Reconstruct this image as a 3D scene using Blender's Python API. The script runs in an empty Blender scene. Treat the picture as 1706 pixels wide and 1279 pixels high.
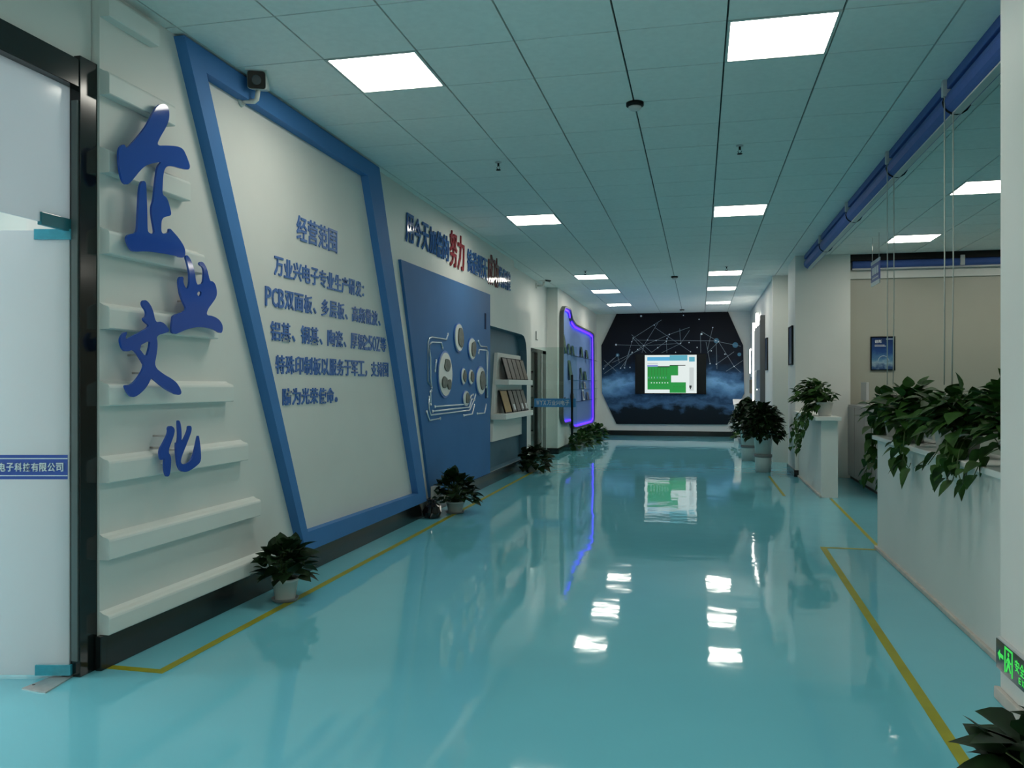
import bpy, bmesh, math, random
from math import pi, sin, cos, radians as R
from mathutils import Vector, Matrix, geometry

# ------------------------------------------------------------------ camera, world, exposure
S = bpy.context.scene
COL = S.collection
FPX, VX, VY, CX, H0 = 1365.0, 1165.0, 641.0, 853.0, 1.42      # focal length (px), vanishing point, eye height (m)
TH = math.atan((VX - CX) / FPX)
cam = bpy.data.cameras.new('camera')
cam.sensor_fit = 'HORIZONTAL'; cam.sensor_width = 36.0
cam.lens = FPX / 1706.0 * 36.0
cam.shift_y = (VY - 639.5) / 1706.0
cam.clip_start = 0.05
co = bpy.data.objects.new('camera', cam)
co.location = (0, 0, H0); co.rotation_euler = (pi / 2, 0, TH)
COL.objects.link(co); S.camera = co

w = bpy.data.worlds.new('world'); S.world = w
w.use_nodes = True
w.node_tree.nodes['Background'].inputs[0].default_value = (0.55, 0.7, 0.75, 1)
w.node_tree.nodes['Background'].inputs[1].default_value = 0.05
S.view_settings.view_transform = 'Standard'
S.view_settings.look = 'None'
S.view_settings.gamma = 1.0
S.view_settings.use_curve_mapping = False
S.view_settings.exposure = 0.0
PANEL_LIGHT = 15.6          # strength of the ceiling LED panels
PANEL_COLOR = (1.0, 0.97, 0.86)

# area lamp standing in for daylight from an unseen window of the lobby
dl = bpy.data.lights.new('lobby_daylight', 'AREA'); dl.shape = 'RECTANGLE'; dl.size = 3.0; dl.size_y = 2.2
dl.energy = 215; dl.color = (1.0, 0.98, 0.97)
do = bpy.data.objects.new('lobby_daylight', dl); COL.objects.link(do)
do.location = (-7.9, 2.6, 1.9); do.rotation_euler = (0, -pi / 2, 0)

# ------------------------------------------------------------------ pixel helpers (photo pixel -> point on a real plane)
def ray(px, py):
    X = (px - CX) / FPX; Y = (VY - py) / FPX
    return (X * cos(TH) - sin(TH), X * sin(TH) + cos(TH), Y)
def on_x(px, py, x):
    r = ray(px, py); t = x / r[0]
    return (r[1] * t, H0 + r[2] * t)          # (y, z)
def on_y(px, py, y):
    r = ray(px, py); t = y / r[1]
    return (r[0] * t, H0 + r[2] * t)          # (x, z)

# ------------------------------------------------------------------ materials
MATS = {}
def nodes_of(name):
    m = bpy.data.materials.new(name); m.use_nodes = True
    nt = m.node_tree
    return m, nt, nt.nodes['Principled BSDF']
def setp(b, **k):
    names = dict(color='Base Color', rough='Roughness', metal='Metallic', spec='Specular IOR Level', coat='Coat Weight',
                 coat_rough='Coat Roughness', trans='Transmission Weight', emit='Emission Color', strength='Emission Strength', ior='IOR', alpha='Alpha')
    for a, v in k.items():
        if isinstance(v, tuple) and len(v) == 3: v = v + (1,)
        b.inputs[names[a]].default_value = v
def mat(name, color, rough=0.6, noise=0.0, nscale=8.0, bump=0.0, **k):
    if name in MATS: return MATS[name]
    m, nt, b = nodes_of(name)
    setp(b, color=color, rough=rough, **k)
    if noise or bump:
        tc = nt.nodes.new('ShaderNodeTexCoord'); n = nt.nodes.new('ShaderNodeTexNoise')
        n.inputs['Scale'].default_value = nscale; n.inputs['Detail'].default_value = 4
        nt.links.new(tc.outputs['Object'], n.inputs['Vector'])
        if noise:
            r = nt.nodes.new('ShaderNodeValToRGB')
            r.color_ramp.elements[0].position = .3; r.color_ramp.elements[1].position = .7
            r.color_ramp.elements[0].color = tuple(c * (1 - noise) for c in color) + (1,)
            r.color_ramp.elements[1].color = tuple(min(1, c * (1 + noise)) for c in color) + (1,)
            nt.links.new(n.outputs['Fac'], r.inputs['Fac']); nt.links.new(r.outputs['Color'], b.inputs['Base Color'])
        if bump:
            bp = nt.nodes.new('ShaderNodeBump'); bp.inputs['Strength'].default_value = bump; bp.inputs['Distance'].default_value = .01
            nt.links.new(n.outputs['Fac'], bp.inputs['Height']); nt.links.new(bp.outputs['Normal'], b.inputs['Normal'])
    MATS[name] = m
    return m
def emis(name, color, strength):
    if name in MATS: return MATS[name]
    m, nt, b = nodes_of(name)
    setp(b, color=(.02, .02, .02), rough=.4, emit=color, strength=strength)
    MATS[name] = m; return m

WHITE = mat('white_wall_paint', (.74, .74, .70), .55, noise=.03, nscale=1.5)
WHITE2 = mat('white_relief_paint', (.76, .77, .73), .5, noise=.02, nscale=2)
CEIL = mat('ceiling_tile', (.82, .85, .82), .8, noise=.03, nscale=25)
GAP = mat('ceiling_grid_gap', (.02, .025, .025), .7)
BLUE = mat('blue_frame_paint', (.062, .20, .47), .6, spec=.25, noise=.04, nscale=3)
PANELBLUE = mat('blue_board_paint', (.042, .155, .37), .5, spec=.15, noise=.05, nscale=2)
LETTER = mat('blue_letter_acrylic', (.030, .092, .42), .06, spec=.5)
LETTER2 = mat('blue_small_letter', (.055, .155, .45), .3)
LETTER3 = mat('blue_mirror_acrylic', (.035, .11, .36), .08)
RED = mat('red_letter_acrylic', (.30, .012, .02), .07)
DRED = mat('maroon_letter_acrylic', (.16, .012, .02), .07)
BLACK = mat('black_gloss_frame', (.008, .010, .010), .14)
BLACKM = mat('black_matt', (.008, .009, .009), .5, spec=.2)
GREY = mat('grey_cabinet', (.30, .31, .31), .45, noise=.04)
DGREY = mat('dark_grey', (.09, .095, .10), .5)
LGREY = mat('light_grey', (.55, .56, .56), .5)
SLATE = mat('slate_niche_paint', (.065, .15, .21), .55, noise=.04)
YELLOW = mat('yellow_floor_tape', (.33, .32, .012), .4, noise=.1, nscale=6)
BLINDBLUE = mat('blue_blind_fabric', (.05, .11, .36), .6, noise=.06, nscale=14)
STEEL = mat('brushed_steel', (.62, .58, .56), .32, metal=.7, noise=.1, nscale=30)
POTWHITE = mat('white_pot_plastic', (.66, .66, .62), .35)
POTGREY = mat('grey_pot_band', (.20, .21, .21), .4)
SOIL = mat('potting_soil', (.02, .014, .01), .9, noise=.3, nscale=60)
LEAF = mat('dark_green_leaf', (.007, .026, .006), .6, spec=.25, noise=.45, nscale=14)
LEAF2 = mat('pothos_leaf', (.025, .076, .010), .6, spec=.25, noise=.45, nscale=14)
STEM = mat('green_stem', (.05, .09, .02), .6)
ROPE = mat('white_cord', (.60, .62, .58), .7)
CAULK = mat('beige_caulk', (.56, .51, .46), .6, noise=.1, nscale=12)
CYANFILM = mat('blue_protective_film', (.05, .38, .50), .2, noise=.15, nscale=20)
STRIPBLUE = mat('blue_sticker', (.035, .09, .42), .3)
WHITETXT = mat('white_vinyl', (.80, .82, .84), .4)
TRACE = mat('silver_trace', (.74, .80, .84), .12, metal=.25)
DISC = mat('white_disc', (.70, .72, .68), .25)
COMP = mat('component_grey', (.085, .095, .075), .4, noise=.45, nscale=22)
GREENPCB = mat('green_circuit_board', (.012, .07, .035), .3, noise=.4, nscale=40)
BROWNPLQ = mat('brown_plaque', (.17, .13, .105), .35, noise=.2, nscale=20)
GOLDPLQ = mat('gold_plaque', (.36, .20, .025), .35, noise=.15, nscale=14)
PAPER = mat('white_card', (.80, .80, .80), .4)

def floor_material():
    m, nt, b = nodes_of('epoxy_floor')
    setp(b, rough=.045, spec=.5, ior=1.5)
    tc = nt.nodes.new('ShaderNodeTexCoord')
    n = nt.nodes.new('ShaderNodeTexNoise'); n.inputs['Scale'].default_value = .55; n.inputs['Detail'].default_value = 3
    nt.links.new(tc.outputs['Object'], n.inputs['Vector'])
    r = nt.nodes.new('ShaderNodeValToRGB')
    r.color_ramp.elements[0].position = .3; r.color_ramp.elements[1].position = .75
    r.color_ramp.elements[0].color = (.16, .52, .62, 1); r.color_ramp.elements[1].color = (.19, .585, .68, 1)
    nt.links.new(n.outputs['Fac'], r.inputs['Fac']); nt.links.new(r.outputs['Color'], b.inputs['Base Color'])
    # self-levelling epoxy: long slow waves and a finer ripple
    n2 = nt.nodes.new('ShaderNodeTexNoise'); n2.inputs['Scale'].default_value = 2.2; n2.inputs['Detail'].default_value = 2.0
    nt.links.new(tc.outputs['Object'], n2.inputs['Vector'])
    n3 = nt.nodes.new('ShaderNodeTexNoise'); n3.inputs['Scale'].default_value = 9.0; n3.inputs['Detail'].default_value = 1.0
    nt.links.new(tc.outputs['Object'], n3.inputs['Vector'])
    b1 = nt.nodes.new('ShaderNodeBump'); b1.inputs['Strength'].default_value = .22; b1.inputs['Distance'].default_value = .012
    b2 = nt.nodes.new('ShaderNodeBump'); b2.inputs['Strength'].default_value = .05; b2.inputs['Distance'].default_value = .004
    nt.links.new(n2.outputs['Fac'], b1.inputs['Height']); nt.links.new(n3.outputs['Fac'], b2.inputs['Height'])
    nt.links.new(b1.outputs['Normal'], b2.inputs['Normal']); nt.links.new(b2.outputs['Normal'], b.inputs['Normal'])
    return m
FLOOR = floor_material()

def frosted(name, color, mix_t):
    m = bpy.data.materials.new(name); m.use_nodes = True; nt = m.node_tree; nt.nodes.clear()
    out = nt.nodes.new('ShaderNodeOutputMaterial')
    d = nt.nodes.new('ShaderNodeBsdfDiffuse'); d.inputs[0].default_value = color + (1,)
    t = nt.nodes.new('ShaderNodeBsdfTranslucent'); t.inputs[0].default_value = color + (1,)
    g = nt.nodes.new('ShaderNodeBsdfGlossy'); g.inputs['Roughness'].default_value = .12
    m1 = nt.nodes.new('ShaderNodeMixShader'); m1.inputs[0].default_value = mix_t
    m2 = nt.nodes.new('ShaderNodeMixShader'); m2.inputs[0].default_value = .06
    nt.links.new(d.outputs[0], m1.inputs[1]); nt.links.new(t.outputs[0], m1.inputs[2])
    nt.links.new(m1.outputs[0], m2.inputs[1]); nt.links.new(g.outputs[0], m2.inputs[2])
    nt.links.new(m2.outputs[0], out.inputs[0])
    return m
FROST = frosted('frosted_glass', (.92, .91, .93), .5)
FROST2 = frosted('frosted_transom_glass', (.84, .85, .88), .35)
def clear_glass():
    m = bpy.data.materials.new('clear_glass'); m.use_nodes = True; nt = m.node_tree; nt.nodes.clear()
    out = nt.nodes.new('ShaderNodeOutputMaterial')
    t = nt.nodes.new('ShaderNodeBsdfTransparent'); t.inputs[0].default_value = (.90, .96, .94, 1)
    g = nt.nodes.new('ShaderNodeBsdfGlossy'); g.inputs['Roughness'].default_value = .02
    f = nt.nodes.new('ShaderNodeFresnel'); f.inputs[0].default_value = 1.45
    mx = nt.nodes.new('ShaderNodeMixShader')
    nt.links.new(f.outputs[0], mx.inputs[0]); nt.links.new(t.outputs[0], mx.inputs[1]); nt.links.new(g.outputs[0], mx.inputs[2])
    nt.links.new(mx.outputs[0], out.inputs[0])
    return m
GLASS = clear_glass()

def baseboard_material():
    m, nt, b = nodes_of('black_baseboard')
    setp(b, rough=.22)
    tc = nt.nodes.new('ShaderNodeTexCoord'); n = nt.nodes.new('ShaderNodeTexNoise')
    mp = nt.nodes.new('ShaderNodeMapping'); mp.inputs['Scale'].default_value = (1, 4, 16)
    n.inputs['Scale'].default_value = 1.6; n.inputs['Detail'].default_value = 5; n.inputs['Roughness'].default_value = .7
    nt.links.new(tc.outputs['Object'], mp.inputs['Vector']); nt.links.new(mp.outputs[0], n.inputs['Vector'])
    r = nt.nodes.new('ShaderNodeValToRGB'); e = r.color_ramp.elements
    e[0].position = .73; e[0].color = (.010, .013, .013, 1); e[1].position = .76; e[1].color = (.35, .37, .36, 1)
    nt.links.new(n.outputs['Fac'], r.inputs['Fac']); nt.links.new(r.outputs['Color'], b.inputs['Base Color'])
    return m
BASEB = baseboard_material()

# ------------------------------------------------------------------ mesh builder
class MB:
    def __init__(s): s.bm = bmesh.new()
    def _f(s, vs, mi=0, smooth=False):
        try:
            f = s.bm.faces.new(vs); f.material_index = mi; f.smooth = smooth; return f
        except ValueError: return None
    def box(s, x0, x1, y0, y1, z0, z1, mi=0, bev=0.0):
        b2 = bmesh.new()
        vs = [b2.verts.new((x, y, z)) for x in (x0, x1) for y in (y0, y1) for z in (z0, z1)]
        for q in ((0, 1, 3, 2), (4, 6, 7, 5), (0, 4, 5, 1), (2, 3, 7, 6), (0, 2, 6, 4), (1, 5, 7, 3)):
            b2.faces.new([vs[i] for i in q])
        if bev > 0: bmesh.ops.bevel(b2, geom=b2.edges[:], offset=bev, segments=2, affect='EDGES', profile=.6)
        s.merge(b2, Matrix.Identity(4), mi); return s
    def merge(s, b2, M, mi=None):
        mp = {}
        for v in b2.verts: mp[v] = s.bm.verts.new(M @ v.co)
        for f in b2.faces:
            nf = s._f([mp[v] for v in f.verts], f.material_index if mi is None else mi, f.smooth)
        b2.free()
    def mesh(s, me, M, mi=0):
        vs = [s.bm.verts.new(M @ v.co) for v in me.vertices]
        for p in me.polygons: s._f([vs[i] for i in p.vertices], mi)
        return s
    def prism(s, outer, holes, fn, d0, d1, mi=0, mside=None, mhole=None):
        """outer/holes: 2-D outlines; fn(a, b, d) -> world point; extruded from depth d0 to d1."""
        loops = [outer] + list(holes)
        if mside is None: mside = mi
        tris = geometry.tessellate_polygon([[Vector((a, b, 0)) for a, b in l] for l in loops])
        flat = [p for l in loops for p in l]
        v0 = [s.bm.verts.new(fn(a, b, d0)) for a, b in flat]
        v1 = [s.bm.verts.new(fn(a, b, d1)) for a, b in flat]
        for t in tris:
            s._f([v0[i] for i in t], mi); s._f([v1[i] for i in reversed(t)], mi)
        k = 0
        for l in loops:
            n = len(l)
            for i in range(n):
                j = (i + 1) % n
                s._f([v0[k + i], v0[k + j], v1[k + j], v1[k + i]], mhole if (k and mhole is not None) else mside)
            k += n
        return s
    def lathe(s, prof, c=(0, 0, 0), n=24, axis='z', mi=0, smooth=True):
        rings = []
        for r, h in prof:
            ring = []
            for i in range(n):
                a = 2 * pi * i / n
                p = (r * cos(a), r * sin(a), h)
                if axis == 'y': p = (p[0], p[2], p[1])
                if axis == 'x': p = (p[2], p[0], p[1])
                ring.append(s.bm.verts.new(Vector(c) + Vector(p)))
            rings.append(ring)
        for a, b in zip(rings, rings[1:]):
            for i in range(n):
                s._f([a[i], a[(i + 1) % n], b[(i + 1) % n], b[i]], mi, smooth)
        s._f(rings[0], mi); s._f(rings[-1], mi)
        return s
    def tube(s, pts, r, n=8, mi=0):
        pts = [Vector(p) for p in pts]; rings = []
        for i, p in enumerate(pts):
            d = (pts[min(i + 1, len(pts) - 1)] - pts[max(i - 1, 0)]).normalized()
            u = d.cross(Vector((0, 0, 1)))
            if u.length < 1e-3: u = d.cross(Vector((1, 0, 0)))
            u.normalize(); v = d.cross(u)
            rings.append([s.bm.verts.new(p + u * r * cos(2 * pi * k / n) + v * r * sin(2 * pi * k / n)) for k in range(n)])
        for a, b in zip(rings, rings[1:]):
            for i in range(n): s._f([a[i], a[(i + 1) % n], b[(i + 1) % n], b[i]], mi, True)
        s._f(rings[0], mi); s._f(rings[-1], mi)
        return s
    def obj(s, name, mats, parent=None, label=None, cat=None, group=None, kind=None, world=True):
        bmesh.ops.remove_doubles(s.bm, verts=s.bm.verts[:], dist=1e-6)
        bmesh.ops.recalc_face_normals(s.bm, faces=s.bm.faces[:])
        me = bpy.data.meshes.new(name); s.bm.to_mesh(me); s.bm.free()
        for m in (mats if isinstance(mats, (list, tuple)) else [mats]): me.materials.append(m)
        o = bpy.data.objects.new(name, me); COL.objects.link(o)
        if parent is not None:
            if world:
                M = Matrix.Identity(4); q = parent
                while q is not None:
                    M = Matrix.Translation(q.location) @ q.rotation_euler.to_matrix().to_4x4() @ M; q = q.parent
                me.transform(M.inverted())
            o.parent = parent
        return tag(o, label, cat, group, kind)

def tag(o, label=None, cat=None, group=None, kind=None):
    if label: o['label'] = label
    if cat: o['category'] = cat
    if group: o['group'] = group
    if kind: o['kind'] = kind
    return o
def thing(name, loc, label, cat, group=None, rz=0.0, kind=None):
    o = bpy.data.objects.new(name, None); COL.objects.link(o)
    o.empty_display_size = .1
    o.location = loc; o.rotation_euler = (0, 0, rz)
    return tag(o, label, cat, group, kind)
def struct(name, mb, mats, **k): return mb.obj(name, mats, kind='structure', **k)
def dup(root, loc, label, group=None, rz=None):
    r = root.copy(); COL.objects.link(r); r.location = loc; r['label'] = label
    if rz is not None: r.rotation_euler = (0, 0, rz)
    if group: r['group'] = group
    for ch in list(root.children):
        c = ch.copy(); COL.objects.link(c); c.parent = r
        for g in list(ch.children):
            d = g.copy(); COL.objects.link(d); d.parent = c
    return r
ORD = 'first second third fourth fifth sixth seventh eighth ninth tenth eleventh twelfth thirteenth fourteenth fifteenth sixteenth'.split()

FX = lambda a, b, d: (d, a, b)        # outline (y, z) on a side wall, depth = x
FY = lambda a, b, d: (a, d, b)        # outline (x, z) on a cross wall, depth = y
FZ = lambda a, b, d: (a, b, d)        # outline (x, y) on the floor, depth = z
def chaikin(p, n=2):
    for _ in range(n):
        q = []
        for i in range(len(p)):
            a, b = p[i], p[(i + 1) % len(p)]
            q += [(a[0] * .75 + b[0] * .25, a[1] * .75 + b[1] * .25), (a[0] * .25 + b[0] * .75, a[1] * .25 + b[1] * .75)]
        p = q
    return p
def rounded(p, r):
    """round every corner of outline p by radius r (or a list of radii)."""
    out = []; n = len(p)
    for i in range(n):
        ri = r[i] if isinstance(r, (list, tuple)) else r
        P, A, B = Vector(p[i]), Vector(p[i - 1]), Vector(p[(i + 1) % n])
        if ri <= 0: out.append(tuple(P)); continue
        u, v = (A - P), (B - P)
        k = min(ri, u.length * .45, v.length * .45)
        a, b = P + u.normalized() * k, P + v.normalized() * k
        for t in (0, .2, .4, .6, .8, 1): out.append(tuple(a * (1 - t) ** 2 + P * 2 * t * (1 - t) + b * t * t))
    return out

# ------------------------------------------------------------------ lettering
GLYPH = {}
def glyph(ch, bold=.016, depth=.03, res=2):
    k = (ch, bold, depth)
    if k not in GLYPH:
        c = bpy.data.curves.new('glyph', 'FONT'); c.body = ch; c.resolution_u = res
        c.extrude = depth / 2; c.offset = bold
        o = bpy.data.objects.new('glyph', c); COL.objects.link(o)
        dg = bpy.context.evaluated_depsgraph_get(); dg.update()
        me = bpy.data.meshes.new_from_object(o.evaluated_get(dg))
        bpy.data.objects.remove(o); bpy.data.curves.remove(c)
        GLYPH[k] = me
    return GLYPH[k]
def extent(me):
    xs = [v.co.x for v in me.vertices]; ys = [v.co.y for v in me.vertices]
    return (min(xs), max(xs), min(ys), max(ys)) if xs else (0, .3, 0, .3)
AX = {'L': Matrix(((0, 0, 1, 0), (1, 0, 0, 0), (0, 1, 0, 0), (0, 0, 0, 1))),     # on the slogan wall, facing +x
      'F': Matrix(((1, 0, 0, 0), (0, 0, -1, 0), (0, 1, 0, 0), (0, 0, 0, 1))),    # on the end wall, facing -y
      'R': Matrix(((0, 0, -1, 0), (-1, 0, 0, 0), (0, 1, 0, 0), (0, 0, 0, 1)))}   # on the wall opposite, facing -x
def put_glyph(mb, ch, M, w, h, mi=0, bold=.016, depth=.03, em=True):
    """glyph ch centred at M's origin, stretched to w x h (in M's own x/y)."""
    me = glyph(ch, bold, depth); a, b, c, d = extent(me)
    if ch in '、，。：':
        s = h / .95; T = Matrix.Diagonal((s, s, 1, 1)) @ Matrix.Translation((-(a + b) / 2 - .25, -.36, 0))
    elif ch in '一':
        T = Matrix.Diagonal((w / (b - a), h / .9, 1, 1)) @ Matrix.Translation((-(a + b) / 2, -(c + d) / 2, 0))
    else:
        T = Matrix.Diagonal((w / (b - a), h / (d - c), 1, 1)) @ Matrix.Translation((-(a + b) / 2, -(c + d) / 2, 0))
    mb.mesh(me, M @ T, mi)
def text_mesh(mb, txt, M, pitch, h, mi=0, bold=.012, depth=.02, frac=.9):
    n = len(txt)
    for i, ch in enumerate(txt):
        if ch == ' ': continue
        put_glyph(mb, ch, M @ Matrix.Translation(((i - (n - 1) / 2) * pitch, 0, 0)), pitch * frac, h, mi, bold, depth)

# ================================================================== SETTING
ZC = 3.42            # ceiling
XL = -2.92           # slogan wall
YF = 23.2            # end wall
# floor
struct('floor', MB().box(-9, 6, -6, 25, -.1, 0), FLOOR)
# ceiling: individual tiles in a 0.6 m grid with open shadow gaps, backing above
panel_cells = [(-2.25, 4.65), (.15, 4.65), (-2.25, 9.45), (.15, 9.45), (-2.25, 14.85), (.15, 14.85), (-2.25, 17.25), (.15, 17.25),
               (-2.25, 20.25), (.15, 20.25), (2.55, 8.85), (2.55, 11.85), (-2.25, -.15), (.15, -.15), (-2.25, -4.95), (.15, -4.95), (4.35, 11.85)]
mb = MB(); mb.box(-3.3, 5.6, -5.6, YF + .3, ZC + .02, ZC + .08, 1)
ix = 0
for i in range(-6, 10):
    for j in range(-11, 40):
        x0, y0 = -.45 + .6 * i, .45 + .6 * j
        if any(abs(x0 - a) < .1 and abs(y0 - b) < .1 for a, b in panel_cells): continue
        if y0 > YF + .1 or (x0 > 1.6 and y0 > 13.7) or (x0 < -3.6): continue
        mb.box(x0 + .0055, x0 + .5945, y0 + .0045, y0 + .5955, ZC, ZC + .02, 0)
struct('ceiling', mb, [CEIL, GAP])

# --- slogan-side wall, camera end first
struct('wall_left', MB().box(-3.35, XL, 3.53, 11.27, 0, ZC), WHITE)
# raised horizontal steps on the wall behind the brush letters: soft sloping top, square underside
ztop = [3.37, 2.98, 2.59, 2.19, 1.81, 1.42, 1.04, .65, .265]
zbot = [3.26, 2.87, 2.48, 2.075, 1.70, 1.315, .93, .545, .172]
yend = [3.92, 4.06, 4.20, 4.34, 4.48, 4.65, 4.82, 4.98, 5.15]
for n, (a, b, e) in enumerate(zip(ztop, zbot, yend)):
    prof = [(XL - .01, b), (XL + .052, b), (XL + .056, b + .005), (XL + .056, a - .014), (XL + .053, a - .004), (XL + .045, a + .003), (XL + .02, a + .010), (XL, a + .022), (XL - .01, a + .022)]
    struct('trim_%d' % (n + 1), MB().prism(prof, [], lambda p, q, d: (p, d, q), 3.532, e), WHITE2)
struct('wall_left_header', MB().box(-3.35, XL, 11.27, 12.93, 2.70, ZC), WHITE)
hole = rounded([(11.31, .172), (13.93, .172), (13.93, 2.27), (11.31, 2.27)], [0, 0, .40, 0])
mb = MB().prism([(11.27, 0), (14.28, 0), (14.28, 2.70), (11.27, 2.70)], [hole], FX, XL, -3.06, 0, 0, 1)
mb.box(-3.35, -3.06, 11.27, 14.28, 0, 2.70, 1)
struct('wall_left_niche', mb, [WHITE, SLATE])
# recessed wall with the doorway
DX = -3.06
mb = MB(); mb.box(-3.35, DX, 12.93, 14.28, 2.70, ZC); mb.box(-3.12, DX, 14.28, 14.62, 0, ZC)
mb.box(-3.12, DX, 14.62, 16.45, 2.10, ZC); mb.box(-3.12, DX, 16.45, 16.62, 0, ZC)
struct('wall_left_door', mb, WHITE)
# pilaster face and the wall of the lit display case
XP = -2.84
struct('wall_left_far', MB().box(-3.35, XP, 16.62, YF, 0, ZC), WHITE)
struct('wall_far', MB().box(-3.35, 2.0, YF, YF + .2, 0, ZC), WHITE)
# room behind the far doorway
mb = MB(); mb.box(-6.1, -6.0, 13.3, 23.2, 0, 3.1); mb.box(-6.0, -3.35, 23.1, 23.2, 0, 3.1); mb.box(-6.1, -3.35, 13.3, 13.4, 0, 3.1); mb.box(-6.1, -3.12, 13.3, 23.2, 3.0, 3.1); mb.box(-3.35, -3.12, 14.20, 14.28, 0, 3.1)
struct('wall_back_office', mb, WHITE)
# --- door wall beside the camera and the lobby behind it
mb = MB(); mb.box(-3.12, -2.965, -5.5, 3.525, 2.99, ZC); mb.box(-3.12, -2.965, -5.5, 0.9, 0, 2.99)
struct('wall_left_near', mb, WHITE)
mb = MB(); mb.box(-8.1, -8.0, -2, 7, 0, ZC); mb.box(-8, -3.22, 6.9, 7, 0, ZC); mb.box(-8, -3.22, -2, -1.9, 0, ZC); mb.box(-8.1, -3.22, -2, 7, ZC, ZC + .05)
struct('wall_lobby', mb, WHITE)
w2 = thing('window_added', (-8.0, 2.6, .8), 'unseen lobby window added around the daylight lamp, beyond the frosted glass door', 'window', kind='structure')  # unseen window with a glowing pane, added to go with the daylight lamp
mb = MB(); mb.prism([(1.05, .75), (4.15, .75), (4.15, 3.05), (1.05, 3.05)], [[(1.1, .8), (4.1, .8), (4.1, 3.0), (1.1, 3.0)]], FX, -8.0, -7.94); mb.box(-8.0, -7.95, 2.57, 2.63, .8, 3.0)
mb.obj('frame', BLACK, w2)
MB().box(-8.0, -7.985, 1.1, 4.1, .8, 3.0).obj('pane', emis('daylight_pane', (.9, .97, 1.0), 2.5), w2)
struct('wall_rear', MB().box(-3.35, 5.6, -5.6, -5.5, 0, ZC), WHITE)
# --- opposite side
struct('wall_right_near', MB().box(1.33, 1.72, -5.5, 4.11, 0, ZC), WHITE)
struct('baseboard_right_near', MB().box(1.305, 1.33, -5.5, 4.125, 0, .055, bev=.008), CAULK)
def low_wall(name, y0, y1, x1):
    mb = MB(); mb.box(1.50, x1, y0, y1, 0, .95, 0)
    mb.box(1.46, x1 + .03, y0 - .015, y1 + .03, .95, .985, 0, bev=.006)
    return struct(name, mb, WHITE)
low_wall('wall_right_low', 4.115, 7.60, 1.78)
mb = MB(); mb.box(1.50, 1.70, 10.95, 13.35, 0, .97, 0); mb.box(1.42, 1.73, 10.87, 13.345, .97, 1.02, 0, bev=.006)
struct('wall_right_low_far', mb, WHITE)
struct('trim_10', MB().box(1.478, 1.502, 4.13, 7.63, 0, .03, bev=.006), CAULK)
struct('trim_11', MB().box(1.478, 1.502, 10.93, 13.3, 0, .03, bev=.006), CAULK)
mb = MB(); mb.box(1.45, 2.25, 13.35, 14.40, 0, ZC)
struct('wall_right_pillar', mb, WHITE)
mb = MB(); mb.box(1.43, 1.60, 13.33, 14.42, 0, .10); struct('baseboard_right', mb, BASEB)
struct('wall_right_stub', MB().box(1.31, 2.25, 15.70, 15.95, 0, ZC), WHITE)
struct('wall_right_link', MB().box(1.60, 1.75, 14.40, 15.70, 0, ZC), WHITE)
struct('wall_right_far', MB().box(1.36, 1.60, 15.95, YF, 0, ZC), WHITE)
ROOM = mat('side_room_paint', (.41, .405, .34), .4, noise=.03, nscale=1.2)
struct('wall_side_back', MB().box(2.25, 5.6, 13.60, 13.75, 0, ZC), ROOM)
struct('trim_16', MB().box(2.25, 5.5, 13.555, 13.6, 3.06, 3.20), WHITE)
struct('wall_side', MB().box(5.5, 5.6, -5.5, 13.6, 0, ZC), ROOM)
# baseboards
struct('baseboard_left', MB().box(XL, XL + .03, 3.54, 14.30, 0, .17, bev=.004), BASEB)
struct('baseboard_left_end', MB().box(-2.925, XL + .03, 3.505, 3.545, 0, .17, bev=.004), BASEB)
mb = MB(); mb.box(XP, XP + .025, 16.60, YF, 0, .12); mb.box(DX, XP + .025, 16.595, 16.62, 0, .12)
struct('baseboard_left_far', mb, BASEB)
struct('baseboard_far', MB().box(XP + .025, 1.36, YF - .025, YF, 0, .14), BASEB)
# yellow tape lines on the floor
def tape(n, pts, wd=.055):
    mb = MB()
    for (a, b), (c, d) in zip(pts, pts[1:]):
        u = Vector((c - a, d - b, 0)).normalized(); v = Vector((-u.y, u.x, 0)) * wd / 2
        A, B = Vector((a, b, 0)) - u * wd / 2, Vector((c, d, 0)) + u * wd / 2
        mb.prism([(p.x, p.y) for p in (A - v, B - v, B + v, A + v)], [], FZ, .0005 + .0004 * len(mb.bm.verts) / 8, .0016 + .0004 * len(mb.bm.verts) / 8)
    struct('floor_marking_%d' % n, mb, YELLOW)
tape(1, [(-2.87, 3.57), (-2.60, 3.57), (-2.65, 14.2)], .05)
tape(2, [(1.46, 7.58), (1.055, 7.58), (.93, 1.2)], .05)
tape(3, [(1.53, 7.70), (1.60, 10.85)], .035)
tape(4, [(1.06, 11.0), (1.06, 13.3)], .035)

# ================================================================== CEILING FITTINGS
PANEL = emis('lit_panel', PANEL_COLOR, PANEL_LIGHT)
FRAMEW = mat('panel_frame', (.55, .6, .58), .4)
def ceiling_panel(loc, label):
    t = thing('ceiling_light_panel', loc, label, 'ceiling light', 'square ceiling light panels')
    mb = MB(); mb.prism([(-.297, -.297), (.297, -.297), (.297, .297), (-.297, .297)], [[(-.28, -.28), (.28, -.28), (.28, .28), (-.28, .28)]], FZ, -.004, .02)
    mb.obj('frame', FRAMEW, t, world=False)
    mb = MB(); mb.box(-.28, .28, -.28, .28, .0, .02); mb.obj('diffuser', PANEL, t, world=False)
    return t
p0 = None
plab = {}
for n, y in enumerate((4.65, 9.45, 14.85, 17.25, 20.25)):
    plab[(-2.25, y)] = 'square lit LED ceiling panel, %s from the camera in the row along the slogan wall' % ORD[n]
    plab[(.15, y)] = 'square lit LED ceiling panel, %s from the camera in the row along the corridor middle' % ORD[n]
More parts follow.
